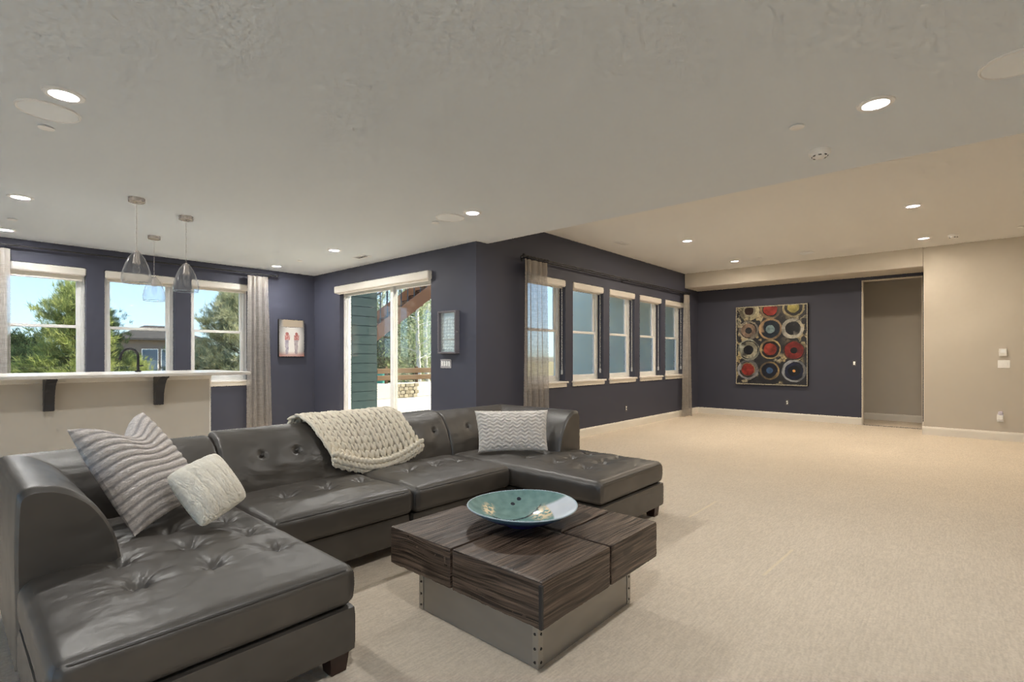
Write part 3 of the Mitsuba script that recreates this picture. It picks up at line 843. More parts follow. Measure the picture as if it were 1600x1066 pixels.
def warp_bowl(m):
    v = m.vertices.copy()
    dx, dy = v[:, 0] - BX, v[:, 1] - BYc
    r = np.hypot(dx, dy); th = np.arctan2(dy, dx)
    v[:, 2] += 0.004 * (r / 0.28) ** 3 * np.cos(2 * th + 0.5)
    m.vertices = v
    return m


part(bw, 'inside', warp_bowl(lathe(prof_in[::-1], 96, (BX, BYc, BZ))), 'm_bowl', smooth=True, label='teal inside with gold flecks')
part(bw, 'underside', warp_bowl(lathe(np.vstack([[(0.0005, 0.0)], prof_out]), 96, (BX, BYc, BZ))), 'm_bowl_under', smooth=40, label='deep purple underside')
part(bw, 'rim', warp_bowl(tube([(BX + 0.277 * math.cos(a), BYc + 0.277 * math.sin(a), BZ + 0.0995) for a in np.linspace(0, 2 * math.pi, 97)], 0.0035, 8, False)), 'm_bowl_rim', smooth=True)


# ------------------------------------------------------------------ pillows
def pillow(A, B, C, D, thick, fn=None, chop=0.0, n=70, pinch=0.06, rnd=0.0):
    """Corners top-left, top-right, bottom-right, bottom-left as seen; returns mesh and uv."""
    A, B, C, D = (np.array(q, float) for q in (A, B, C, D))
    u = np.linspace(-1, 1, n)
    # pillow outline: sides bow in a little
    U, V = np.meshgrid(u, u, indexing='ij')
    Ub = U * (1 - pinch * (1 - V ** 2)); Vb = V * (1 - pinch * (1 - U ** 2))
    rc = 1 - rnd * (np.abs(U) * np.abs(V)) ** 5
    Ub, Vb = Ub * rc, Vb * rc
    a, b = (Ub + 1) / 2, (1 - Vb) / 2
    P = (A * ((1 - a) * (1 - b))[..., None] + B * (a * (1 - b))[..., None] + C * (a * b)[..., None] + D * ((1 - a) * b)[..., None])
    nrm = np.cross(B - A, A - D); nrm /= np.linalg.norm(nrm)
    th = thick / 2 * ((1 - np.abs(U) ** 2.6) * (1 - np.abs(V) ** 2.6)) ** 0.55
    dn = (D + C - A - B) / 2; dn /= np.linalg.norm(dn)
    if chop:
        w = np.exp(-((U + 0.0) / 0.42) ** 2) * np.clip((V + 0.5) / 1.5, 0, 1) ** 1.6
        P = P + dn * (chop * w)[..., None]
    extra = fn(U, V) if fn else 0
    up = P + nrm * (th + extra * (th > 1e-6) * np.clip(th / (thick / 2) * 3, 0, 1))[..., None]
    dw = P - nrm * th[..., None]
    m = cat(grid(up, flip=True), grid(dw))
    uv = np.vstack([np.stack([(U + 1) / 2, (V + 1) / 2], -1).reshape(-1, 2)] * 2)
    m.fix_normals(multibody=True) if False else None
    return m, uv


def stripe_fn(U, V): return 0.007 * (np.abs(np.sin((V * 1.0 + 0.04 * np.sin(3 * U)) * math.pi * 6.5)) - 0.5) + 0.006 * (meshkit.fbm(np.stack([U * 9, V * 30, U * 0], -1), 3, 3) - 0.5)


def stripe_col(p, n, uv):
    v = (uv.y * 2 - 1) + 0.04 * dr.sin(3 * (uv.x * 2 - 1))
    s = dr.abs(dr.sin(v * math.pi * 6.5))
    f = fbm(uv.x * 90, uv.y * 160, 0.0, octaves=3)
    c = mix((0.34, 0.32, 0.32), (0.62, 0.58, 0.56), smoothstep(0.15, 0.8, s))
    return c * (0.72 + 0.55 * f)


def fur_bump(p, n, uv): return fbm(p.x * 150, p.y * 150, p.z * 150, octaves=3) * 0.012


M['m_fur_stripe'] = bump(plastic(proc(stripe_col), 0.95, 0.1, sheen=0.6), fur_bump, 1.0, eps=2e-3)
M['m_fur_cream'] = bump(plastic(proc(lambda p, n, uv: mix((0.74, 0.70, 0.60), (0.90, 0.87, 0.78), fbm(uv.x * 40, uv.y * 40, 1.0))), 0.95, 0.1, sheen=0.6), fur_bump, 1.0, eps=2e-3)


def chev_h(u, v):
    tri = dr.abs(u * 9 - dr.floor(u * 9) - 0.5) * 2
    return dr.abs(dr.sin((v * 11 + tri * 0.7) * math.pi))


M['m_fur_chevron'] = bump(plastic(proc(lambda p, n, uv: mix((0.60, 0.56, 0.52), (0.84, 0.80, 0.75), smoothstep(0.0, 0.9, chev_h(uv.x, uv.y)) * 0.7 + 0.3 * fbm(uv.x * 60, uv.y * 60, 2.0))), 0.95, 0.1, sheen=0.6), fur_bump, 1.0, eps=2e-3)
t = thing('throw_pillow', 'large grey pillow with soft horizontal stripes leaning in the left sofa corner', 'pillow')
m, uv = pillow((0.385, 3.06, 0.935), (0.74, 3.36, 0.965), (0.99, 3.14, 0.515), (0.585, 2.80, 0.455), 0.20, stripe_fn, chop=0.10, n=110)
part(t, 'cover', m, 'm_fur_stripe', smooth=True, uv=uv)
t = thing('throw_pillow', 'small cream plush pillow lying in front of the striped pillow', 'pillow')
m, uv = pillow((0.705, 2.83, 0.70), (0.96, 2.93, 0.77), (1.06, 2.76, 0.545), (0.80, 2.62, 0.475), 0.16,
               lambda U, V: 0.006 * (np.abs(np.sin((U + 0.1 * V) * math.pi * 2.5)) ** 0.5 - 0.6), n=90, pinch=0.0, rnd=0.07)
part(t, 'cover', m, 'm_fur_cream', smooth=True, uv=uv)
t = thing('throw_pillow', 'fluffy white chevron textured pillow in the right sofa corner', 'pillow')
m, uv = pillow((3.09, 3.18, 0.80), (3.56, 2.74, 0.80), (3.46, 2.66, 0.465), (3.02, 3.06, 0.465), 0.15,
               lambda U, V: 0.010 * (meshkit.fbm(np.stack([U * 14, V * 14, U * 0], -1), 3, 8) - 0.5) + 0.006 * (np.abs(np.sin(((V + 1) / 2 * 11 + np.abs((U + 1) / 2 * 9 % 1 - 0.5) * 1.4) * math.pi)) - 0.5), n=150, pinch=0.05)
part(t, 'cover', m, 'm_fur_chevron', smooth=True, uv=uv)

# ------------------------------------------------------------------ chunky knit throw
pr = fine_profile(0.02, 200)
dpth = np.gradient(pr, axis=0); dpth /= np.linalg.norm(dpth, axis=1, keepdims=True)
nout = np.stack([-dpth[:, 1], dpth[:, 0]], 1)
sel = (pr[:, 1] > 0.60) & (np.arange(200) < 120) | (np.arange(200) >= 60) & (pr[:, 1] > 0.475)
path = (pr + nout * 0.016)[sel]
pl = np.r_[0, np.cumsum(np.hypot(*np.diff(path, axis=0).T))]
top_s = pl[np.argmax(path[:, 1])]


def knit_point(u, s, lift=0.0):
    dd = np.interp(s, pl, path[:, 0]); zz = np.interp(s, pl, path[:, 1])
    i = np.interp(s, pl, np.arange(len(pl))); n = nout[sel][int(round(min(i, len(pl) - 1)))]
    f = np.clip((s - top_s) / (pl[-1] - top_s), -0.6, 1)
    xl = 1.665 + 0.13 * f; xr = 2.46 + 0.10 * f
    x = xl + (xr - xl) * u
    return np.array([x, Y_OUT - (dd + n[0] * lift), zz + n[1] * lift])


def sag_f(u): return 0.065 - 0.105 * math.sin(u * math.pi)


cap0 = trimesh.creation.icosphere(1, 1.0)
stitches = []


def stitch(p, q, r):
    ax = q - p; L = np.linalg.norm(ax); c = (p + q) / 2
    Rm = trimesh.geometry.align_vectors([0, 0, 1], ax / L)[:3, :3]
    v = cap0.vertices * [r, r, L * 0.62]
    stitches.append((v @ Rm.T + c, cap0.faces))


cols, s_end = 15, pl[-1]
rows = int(s_end / 0.048)
rr = np.random.default_rng(5)
for j in range(cols):
    u = (j + 0.5) / cols
    sag = sag_f(u)
    for i in range(rows + 2):
        s = (i + 0.5) * s_end / rows
        if i >= rows: s = s_end
        lift = 0.012 + 0.006 * rr.random() + 0.028 * math.exp(-((s - top_s) / 0.16) ** 2)
        extra = np.array([0, -0.012 if i > rows - 3 else 0, (sag - 0.012 * (i - rows + 1 if i >= rows else 0)) * np.clip((s - top_s) / (s_end - top_s), 0, 1) ** 2])
        du = 0.32 / cols
        for sg in (-1, 1):
            p = knit_point(u + sg * du * 1.05, max(s - 0.042, 0), lift) + extra
            q = knit_point(u + sg * du * 0.25, min(s + 0.014, s_end), lift - 0.009) + extra + (0 if s < s_end else np.array([0, 0, -0.012]))
            jit = rr.normal(0, 0.0015, 3)
            stitch(p + jit, q + jit, 0.0125 + 0.001 * rr.random())
# folded lower edge: a second roll of loops in front
for j in range(24):
    u = (j + 0.5) / 24
    sag = sag_f(u)
    for row, (dy, dz) in enumerate(((-0.030, 0.055), (-0.036, 0.015), (-0.020, -0.014))):
        base = knit_point(u, s_end, 0.0) + np.array([0, dy, dz + sag])
        for sg in (-1, 1):
            stitch(base + np.array([sg * 0.015, 0, 0.018]), base + np.array([sg * 0.005, -0.004, -0.014]), 0.0145)
off = 0; vs, fs = [], []
for v, f in stitches:
    vs.append(v); fs.append(f + off); off += len(v)
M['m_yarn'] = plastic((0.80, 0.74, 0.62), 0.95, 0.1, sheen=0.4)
M['m_yarn_shade'] = plastic((0.34, 0.30, 0.24), 0.95, 0.1)
single('knit_throw', trimesh.Trimesh(np.vstack(vs), np.vstack(fs), process=False), 'm_yarn', 'chunky knitted cream throw draped over the sofa back', 'blanket', smooth=True)
# backing so that the knit is not see-through, dark to paint shade between stitches
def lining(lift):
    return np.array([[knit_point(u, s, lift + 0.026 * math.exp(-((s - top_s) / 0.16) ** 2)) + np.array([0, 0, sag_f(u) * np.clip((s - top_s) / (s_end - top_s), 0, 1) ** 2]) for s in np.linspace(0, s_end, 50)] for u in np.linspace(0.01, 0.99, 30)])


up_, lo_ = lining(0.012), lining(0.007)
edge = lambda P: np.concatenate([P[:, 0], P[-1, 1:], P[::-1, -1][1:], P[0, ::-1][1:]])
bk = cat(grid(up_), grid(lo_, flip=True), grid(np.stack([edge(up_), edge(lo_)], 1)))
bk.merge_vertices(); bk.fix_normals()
scene['knit_throw__lining'] = mikit.ply(bk, 'm_yarn_shade', smooth=40)


# ------------------------------------------------------------------ pictures
def wall_uv(mesh, axis, a0, a1, z0, z1):
    v = mesh.vertices
    h = v[:, 1] if axis == 'x' else v[:, 0]
    return np.stack([(h - a0) / (a1 - a0), (v[:, 2] - z0) / (z1 - z0)], 1)


def circles_col(p, n, uv):
    x, y = uv.x * 1.0, uv.y * 1.2
    base = mix((0.012, 0.012, 0.016), (0.03, 0.03, 0.034), fbm(x * 12, y * 12, 0.0))
    splat = smoothstep(0.49, 0.62, fbm(x * 19, y * 19, 3.0, octaves=4))
    side = dr.maximum(smoothstep(0.35, 0.05, x), smoothstep(0.60, 0.95, x) * smoothstep(0.45, 0.75, y))
    c = mix(base, mix((0.26, 0.26, 0.22), (0.38, 0.30, 0.16), noise(x * 4, y * 4, 2.0)) * (0.4 + 1.1 * fbm(x * 45, y * 45, 6.0, octaves=2)), splat * dr.clip(side + smoothstep(0.50, 0.66, noise(x * 5, y * 5, 7.0)), 0, 1))
    # (cx, cy from the top, radius, ring colour, disc colour, core colour, ring inner fraction, disc fraction, core fraction)
    W = [(0.20, 0.07, .150, (.48, .44, .30), (.40, .37, .28), (.03, .012, .01), .78, .62, .45), (0.50, 0.06, .150, (.30, .22, .13), (.03, .012, .01), (.42, .04, .03), .80, .74, .66),
         (0.81, 0.05, .150, (.45, .38, .22), (.03, .025, .02), (.55, .48, .14), .84, .80, .55), (0.19, 0.37, .150, (.50, .46, .40), (.36, .25, .19), (.035, .035, .04), .82, .74, .34),
         (0.50, 0.36, .165, (.40, .27, .16), (.015, .025, .045), (.30, .42, .46), .84, .80, .40), (0.80, 0.36, .150, (.52, .50, .44), (.014, .014, .018), (.012, .012, .016), .74, .66, .30),
         (0.19, 0.67, .165, (.42, .44, .38), (.46, .44, .34), (.012, .012, .016), .88, .80, .46), (0.50, 0.66, .150, (.45, .34, .18), (.035, .012, .010), (.40, .055, .035), .86, .80, .62),
         (0.82, 0.68, .150, (.10, .05, .03), (.30, .03, .025), (.02, .012, .012), .92, .86, .32), (0.18, 0.97, .155, (.34, .34, .36), (.46, .28, .17), (.38, .04, .03), .80, .72, .60),
         (0.49, 0.98, .140, (.38, .27, .14), (.012, .014, .03), (.06, .13, .28), .82, .74, .34), (0.82, 0.98, .165, (.36, .38, .42), (.014, .018, .055), (.012, .012, .016), .84, .76, .48)]
    for k, (cx, cy, r, a, b, d_, fi, fd, fc) in enumerate(W):
        dx, dy = x - cx, (1.2 - y) - cy
        rr_ = dr.sqrt(dx * dx + dy * dy) / r
        wob = rr_ + 0.07 * (fbm(x * 16, y * 16, k * 3.0) - 0.5)
        brk = smoothstep(0.30, 0.48, noise(x * 6.5 + 3 * k, y * 6.5, 11.0))
        tex = 0.6 + 0.8 * fbm(x * 40, y * 40, 9.0 + k, octaves=2)
        c = mix(c, mi.Color3f(*a) * tex * (0.35 + 0.6 * noise(x * 9 + k, y * 9, 5.0)), smoothstep(1.0, 0.97, wob) * (0.35 + 0.65 * brk))
        c = mix(c, mi.Color3f(0.012, 0.012, 0.016), smoothstep(fi, fi - 0.03, wob) * smoothstep(0.62, 0.4, noise(x * 7 + k, y * 7, 1.0)))
        c = mix(c, mi.Color3f(*b) * tex * 0.6 * (0.5 + 0.8 * noise(x * 10 + k, y * 10, 33.0)), smoothstep(fd, fd - 0.03, wob) * (0.25 + 0.75 * smoothstep(0.28, 0.42, noise(x * 8 + k, y * 8 + k, 21.0))))
        c = mix(c, mi.Color3f(*d_) * tex * 0.6 * (0.5 + 0.8 * noise(x * 11 + k, y * 11, 31.0)), smoothstep(fc, fc - 0.03, wob))
    c = mix(c, (0.70, 0.34, 0.10), smoothstep(0.022, 0.018, dr.sqrt(dr.square(x - .82) + dr.square(1.2 - y - .98))))
    brd = dr.minimum(dr.minimum(uv.x, 1 - uv.x), dr.minimum(uv.y, 1 - uv.y))
    return mix(c, mi.Color3f(0.34, 0.31, 0.25) * (0.5 + fbm(x * 60, y * 60, 2.0)), smoothstep(0.018, 0.012, brd))


M['m_circles'] = plastic(proc(circles_col), 0.3, 0.5)
M['m_canvas_edge'] = plastic((0.02, 0.018, 0.016), 0.5, 0.4)
py0, py1, pz0, pz1 = 2.288, 3.656, 0.685, 2.335
t = thing('circle_painting', 'large square painting of coloured rings and discs on a dark ground, on the dark wall', 'painting')
part(t, 'canvas', bx(XA - 0.06, XA - 0.002, py0, py1, pz0, pz1, 0.004), 'm_canvas_edge')
fc = grid(np.array([[[XA - 0.0615, py1 - 0.004, pz0 + 0.004], [XA - 0.0615, py1 - 0.004, pz1 - 0.004]], [[XA - 0.0615, py0 + 0.004, pz0 + 0.004], [XA - 0.0615, py0 + 0.004, pz1 - 0.004]]]))
part(t, 'painted_face', fc, 'm_circles', uv=wall_uv(fc, 'x', py1, py0, pz0, pz1))


def figures_col(p, n, uv):
    x, y = uv.x, uv.y
    glow = smoothstep(0.62, 0.18, dr.sqrt(dr.square((x - 0.5) * 0.95) + dr.square((y - 0.42) * 0.62)))
    c = mix((0.045, 0.045, 0.052), (0.80, 0.77, 0.74), glow)
    c = mix(c, (0.42, 0.35, 0.27), smoothstep(0.80, 0.815, y) * smoothstep(0.08, 0.2, x) * smoothstep(0.97, 0.9, x))
    c = mix(c, (0.18, 0.15, 0.13), smoothstep(0.012, 0.004, dr.abs(y - 0.80)) * glow)
    c = mix(c, (0.42, 0.17, 0.15), smoothstep(0.16, 0.02, y) * 0.7)
    for k, cx in enumerate((0.32, 0.68)):
        dx = (x - cx) + 0.03 * (noise(x * 14, y * 14, k) - 0.5)
        head = smoothstep(1.0, 0.8, dr.sqrt(dr.square(dx / 0.065) + dr.square((y - 0.615) / 0.05)))
        body = smoothstep(0.115, 0.095, dr.abs(dx)) * smoothstep(0.44, 0.46, y) * smoothstep(0.60, 0.57, y)
        legs = smoothstep(0.095 - 0.10 * (0.46 - y), 0.08 - 0.10 * (0.46 - y), dr.abs(dx + 0.01)) * smoothstep(0.46, 0.44, y) * smoothstep(0.06, 0.08, y)
        c = mix(c, (0.26, 0.22, 0.30) if k == 0 else (0.32, 0.26, 0.30), legs * (0.55 + 0.4 * noise(x * 30, y * 18, k + 4.0)))
        c = mix(c, (0.44, 0.15, 0.14), body * (0.6 + 0.4 * noise(x * 30, y * 30, k)))
        c = mix(c, (0.36, 0.10, 0.09), head * 0.9)
    return c


M['m_figures'] = plastic(proc(figures_col), 0.4, 0.4)
fx0, fx1, fz0, fz1 = 3.755, 4.195, 1.272, 1.90
t = thing('figure_picture', 'small picture of two reddish figures in a white glow, beside the far corner', 'painting')
part(t, 'canvas', bx(fx0, fx1, YB - 0.045, YB - 0.002, fz0, fz1, 0.004), 'm_canvas_edge')
fc = grid(np.array([[[fx0 + 0.004, YB - 0.0465, fz0 + 0.004], [fx0 + 0.004, YB - 0.0465, fz1 - 0.004]], [[fx1 - 0.004, YB - 0.0465, fz0 + 0.004], [fx1 - 0.004, YB - 0.0465, fz1 - 0.004]]]))
part(t, 'painted_face', fc, 'm_figures', uv=wall_uv(fc, 'y', fx0, fx1, fz0, fz1))

# shadow box with rows of small discs
sy0, sy1, sz0, sz1 = 4.80, 5.145, 1.312, 1.862
M['m_box_frame'] = plastic((0.16, 0.15, 0.17), 0.35, 0.5)
M['m_box_back'] = plastic((0.50, 0.56, 0.56), 0.25, 0.5)
M['m_disc'] = plastic((0.72, 0.78, 0.76), 0.15, 0.6)
t = thing('shadow_box', 'framed shadow box with rows of small pale discs beside the sliding door', 'picture frame')
xf = XD - 0.075
part(t, 'frame', cat(bx(xf, XD, sy0, sy0 + 0.022, sz0, sz1, 0.003), bx(xf, XD, sy1 - 0.022, sy1, sz0, sz1, 0.003), bx(xf, XD, sy0 + 0.022, sy1 - 0.022, sz0, sz0 + 0.022, 0.003), bx(xf, XD, sy0 + 0.022, sy1 - 0.022, sz1 - 0.022, sz1, 0.003)), 'm_box_frame')
part(t, 'backing', bx(XD - 0.03, XD - 0.002, sy0 + 0.02, sy1 - 0.02, sz0 + 0.02, sz1 - 0.02), 'm_box_back')
part(t, 'latch', bx(xf + 0.02, xf + 0.04, sy0 - 0.008, sy0, 1.575, 1.60, 0.002), 'm_nickel')
for i in range(10):
    for j in range(5):
        m = lathe([(0.0005, 0.014), (0.012, 0.012), (0.016, 0.006), (0.017, 0)][::-1], 14)
        m.apply_transform(trimesh.geometry.align_vectors([0, 0, 1], [-1, 0, 0]))
        m.apply_translation([XD - 0.03, sy0 + 0.062 + j * 0.054, sz0 + 0.062 + i * 0.043])
        part(t, 'disc', m, 'm_disc', smooth=True)
part(t, 'glass', grid(np.array([[[xf + 0.012, sy0 + 0.02, sz0 + 0.02], [xf + 0.012, sy0 + 0.02, sz1 - 0.02]], [[xf + 0.012, sy1 - 0.02, sz0 + 0.02], [xf + 0.012, sy1 - 0.02, sz1 - 0.02]]])), 'm_clear')


# ------------------------------------------------------------------ switches and outlets
def plate(name, axis, sgn, wall, a, z, w, h, label, category, gangs=1, kind='switch', mat='m_white'):
    """axis 'x': plate on a wall of constant x."""
    t = thing(name, label, category)

    def b(a0, a1, z0, z1, d0, d1, bev=0.001):
        if axis == 'x': return bx(wall + sgn * d0, wall + sgn * d1, a0, a1, z0, z1, bev)
        return bx(a0, a1, wall + sgn * d0, wall + sgn * d1, z0, z1, bev)
    part(t, 'plate', b(a - w / 2, a + w / 2, z - h / 2, z + h / 2, 0, 0.006, 0.002), mat)
    for k in range(gangs):
        c = a + (k - (gangs - 1) / 2) * 0.046
        if kind == 'switch':
            part(t, 'rocker', b(c - 0.0165, c + 0.0165, z - 0.033, z + 0.033, 0.006, 0.011, 0.002), 'm_white')
        else:
            for s in (-1, 1): part(t, 'socket', b(c - 0.014, c + 0.014, z + s * 0.020 - 0.013, z + s * 0.020 + 0.013, 0.006, 0.009, 0.002), 'm_white')
    return t


plate('light_switch', 'x', -1, XD, 5.06, 1.18, 0.21, 0.118, 'four gang light switch under the shadow box by the sliding door', 'light switch', 4, mat='m_plate_grey')
M['m_plate_grey'] = plastic((0.40, 0.39, 0.42), 0.4, 0.5)
plate('light_switch', 'x', -1, XA, 1.53, 1.15, 0.075, 0.118, 'single light switch on the dark wall left of the doorway', 'light switch', 1, mat='m_plate_dark')
M['m_plate_dark'] = plastic((0.08, 0.08, 0.09), 0.4, 0.5)
plate('light_switch', 'x', -1, XE, -0.46, 1.16, 0.135, 0.118, 'white double light switch on the beige wall below the thermostat', 'light switch', 2)
plate('wall_outlet', 'y', -1, YG, 8.13, 0.353, 0.075, 0.118, 'wall outlet below the five windows', 'outlet', 1, 'outlet', mat='m_plate_dark')
plate('wall_outlet', 'x', -1, XA, 2.67, 0.345, 0.075, 0.118, 'wall outlet on the dark wall under the painting', 'outlet', 1, 'outlet', mat='m_plate_dark')
plate('wall_outlet', 'x', -1, XE, -0.421, 0.345, 0.075, 0.118, 'white outlet on the beige wall behind the night light', 'outlet', 1, 'outlet')
t = thing('night_light', 'small white plug-in night light low on the beige wall', 'night light')
part(t, 'body', bx(XE - 0.045, XE - 0.009, -0.455, -0.388, 0.315, 0.385, 0.008), 'm_white')
part(t, 'lens', bx(XE - 0.040, XE - 0.009, -0.447, -0.396, 0.385, 0.445, 0.012), 'm_night')
M['m_night'] = plastic((0.70, 0.66, 0.76), 0.3, 0.5)
t = thing('thermostat', 'grey square thermostat on the beige wall above the switch', 'thermostat')
part(t, 'body', bx(XE - 0.022, XE, -0.495, -0.405, 1.28, 1.395, 0.006), 'm_white_matte')
part(t, 'screen', bx(XE - 0.0235, XE - 0.02, -0.478, -0.422, 1.33, 1.38), 'm_grille')

# ================================================================== outdoors
def ground_col(p, n, uv):
    return mix((0.22, 0.20, 0.12), (0.33, 0.30, 0.21), fbm(p.x * 0.7, p.y * 0.7, 0.0, octaves=4))


M['m_ground'] = diffuse(proc(ground_col))
M['m_concrete'] = diffuse((0.70, 0.68, 0.64))
M['m_stucco'] = diffuse((0.62, 0.70, 0.61))
M['m_siding'] = diffuse((0.07, 0.105, 0.11))
M['m_stain'] = plastic((0.12, 0.055, 0.028), 0.6, 0.3)
M['m_bench'] = plastic((0.17, 0.105, 0.055), 0.6, 0.3)
M['m_rail'] = plastic((0.03, 0.035, 0.045), 0.4, 0.5)
M['m_roof'] = diffuse((0.075, 0.075, 0.08))
M['m_house'] = diffuse((0.24, 0.20, 0.18))
M['m_house_glass'] = plastic((0.10, 0.15, 0.22), 0.1, 0.6)
M['m_bark'] = diffuse((0.16, 0.12, 0.09))
M['m_aspen_bark'] = diffuse((0.72, 0.70, 0.64))
gx = np.linspace(-160, 200, 60); gy = np.linspace(-60, 260, 60)
GX, GY = np.meshgrid(gx, gy, indexing='ij')
gz = -0.25 - 0.0 * GX - 0.012 * np.clip(GY - 25, 0, 60)
struct('ground_outside', grid(np.stack([GX, GY, gz], -1)), 'm_ground', 'dry grassy ground outside', smooth=True)
struct('patio', bx(XD + 0.2, 16.5, YG + 0.22, 15.5, -0.24, -0.06), 'm_concrete', 'sunlit pale concrete patio outside the sliding door')
struct('added_side_patio', bx(-14, XW - 0.2, -8, 9, -0.24, -0.06), 'm_concrete', 'pale concrete slab added out of view outside the left wall to bounce daylight')  # added unseen slab, bounces sunlight in through the left windows
# exterior walls: wing opposite the five windows, return wall left of the door
struct('wall_wing', cat(bx(11.7, 14.5, YG + 0.22, 8.6, -0.24, 3.6)), 'm_stucco', 'grey green stucco wing seen through the five windows')
t = thing('wall_return', 'dark green lap siding wall outside left of the sliding door', None, None, 'structure')
part(t, 'core', bx(XD + 0.22, 5.36, 8.12, 9.6, -0.24, 3.3), 'm_siding')
for k in range(20):
    z = -0.2 + k * 0.17
    part(t, 'siding_board', cat(plane_prism(Polygon([(8.12, z), (8.108, z), (8.115, z + 0.168), (8.12, z + 0.168)]), 'x', XD + 0.22, 5.375), bx(5.36, 5.375, 8.11, 9.6, z, z + 0.165)), 'm_siding')
# deck roof over the patio by the five windows
dk = thing('upper_deck', 'brown wooden deck over the patio outside the five windows', 'deck')
part(dk, 'rim_joist', cat(bx(9.2, 9.26, YG + 0.24, 7.0, 2.85, 3.12), bx(9.26, 11.68, 6.94, 7.0, 2.85, 3.12)), 'm_stain')
for k in range(24):
    y = YG + 0.26 + k * 0.168
    if y < 6.9: part(dk, 'deck_board', bx(9.2, 11.68, y, y + 0.16, 3.12, 3.155), 'm_stain')
for x in (9.3,): part(dk, 'post', bx(x, x + 0.16, 6.80, 6.94, -0.06, 2.85), 'm_stain')
# stair rising to the right
SYa, SYb = 12.0, 13.1
st = thing('outdoor_stair', 'brown wooden outdoor stair rising to the right beyond the sliding door', 'stair')
sx0, sz_0, slope = 5.45, 0.0, 0.705


def stringer(y0, y1):
    pts = [(sx0, -0.06), (sx0 + 5.6, -0.06 + 5.6 * slope), (sx0 + 5.6, 0.36 + 5.6 * slope), (sx0 - 0.1, 0.30)]
    return plane_prism(Polygon(pts), 'y', y0, y1)


part(st, 'stringer', stringer(SYa, SYa + 0.05), 'm_stain'); part(st, 'stringer', stringer(SYb - 0.05, SYb), 'm_stain')
for k in range(20):
    x = sx0 + 0.05 + k * 0.27
    part(st, 'tread', bx(x, x + 0.29, SYa + 0.05, SYb - 0.05, 0.12 + k * 0.27 * slope, 0.16 + k * 0.27 * slope), 'm_stain')
for yy in (SYa + 0.03, SYb - 0.03):
    part(st, 'handrail', tube([(sx0, yy, 1.20), (sx0 + 5.6, yy, 1.20 + 5.6 * slope)], 0.025, 8), 'm_rail')
    for k in range(24):
        x = sx0 + 0.1 + k * 0.23
        part(st, 'baluster', bx(x - 0.01, x + 0.01, yy - 0.01, yy + 0.01, 0.25 + (x - sx0) * slope, 1.20 + (x - sx0) * slope), 'm_rail')
# stone planter with a slatted bench
pl_ = thing('stone_planter', 'pale planter wall with a panel of stone blocks on the patio', 'planter')
py_ = 13.6
part(pl_, 'wall', bx(8.9, 13.2, py_, py_ + 0.45, -0.06, 0.42, 0.02), 'm_concrete')
M['m_block'] = diffuse((0.38, 0.33, 0.24)); M['m_block2'] = diffuse((0.48, 0.43, 0.33))
for r in range(4):
    for c in range(5):
        x = 9.62 + c * 0.185 + (0.06 if r % 2 else 0)
        part(pl_, 'stone_block', bx(x, x + 0.17, py_ - 0.05 - 0.01 * ((r * 3 + c) % 3), py_ + 0.02, -0.05 + r * 0.115, 0.055 + r * 0.115, 0.015), 'm_block' if (r + c) % 2 else 'm_block2')
bn = thing('patio_bench', 'brown slatted wooden bench backrest above the stone planter', 'bench')
for z in (0.52, 0.74): part(bn, 'slat', bx(9.05, 13.0, py_ + 0.05, py_ + 0.10, z, z + 0.16, 0.01), 'm_bench')
for x in (9.4, 10.6, 11.8): part(bn, 'post', bx(x, x + 0.07, py_ + 0.10, py_ + 0.17, 0.42, 0.95), 'm_bench')
M['m_plank'] = plastic((0.36, 0.19, 0.075), 0.6, 0.3)
pb = thing('planter_box', 'small orange brown wooden planter box seen past the siding through the door', 'planter')
for k in range(4): part(pb, 'board', bx(8.05, 9.0, 14.3, 14.36, -0.05 + k * 0.16, 0.10 + k * 0.16, 0.008), 'm_plank')
part(pb, 'soil', bx(8.05, 9.0, 14.36, 14.9, -0.06, 0.5), 'm_bark')


# trees
def leaf_mesh(centres, size, r, spread=1.0):
    n = len(centres)
    d1 = r.normal(size=(n, 3)); d1 /= np.linalg.norm(d1, axis=1, keepdims=True)
    d2 = np.cross(d1, r.normal(size=(n, 3))); d2 /= np.linalg.norm(d2, axis=1, keepdims=True)
    s = size * r.uniform(0.6, 1.3, (n, 1))
    v = np.stack([centres - d1 * s, centres + d2 * s * 0.55, centres + d1 * s, centres - d2 * s * 0.55], 1).reshape(-1, 3)
    i = np.arange(n)[:, None] * 4
    f = np.vstack([i + [0, 1, 2], i + [0, 2, 3]])
    return trimesh.Trimesh(v, f, process=False)


def needle_mesh(centres, dirs, L, r, k=12, w=0.009):
    n = len(centres)
    dd = np.repeat(dirs, k, 0) + r.normal(0, 0.55, (n * k, 3)); dd /= np.linalg.norm(dd, axis=1, keepdims=True)
    c = np.repeat(centres, k, 0) + r.normal(0, 0.03, (n * k, 3))
    sd = np.cross(dd, r.normal(size=(n * k, 3))); sd /= np.linalg.norm(sd, axis=1, keepdims=True)
    ll = L * r.uniform(0.7, 1.3, (n * k, 1))
    v = np.stack([c - sd * w, c + sd * w, c + dd * ll], 1).reshape(-1, 3)
    return trimesh.Trimesh(v, np.arange(n * k * 3).reshape(-1, 3), process=False)


def leaf_mat(a, b, tr=0.5):
    return {'type': 'principledthin', 'base_color': proc(lambda p, n, uv: mix(a, b, noise(p.x * 2.3, p.y * 2.3, p.z * 2.3))), 'roughness': 0.7, 'diff_trans': tr, 'spec_trans': 0.0}


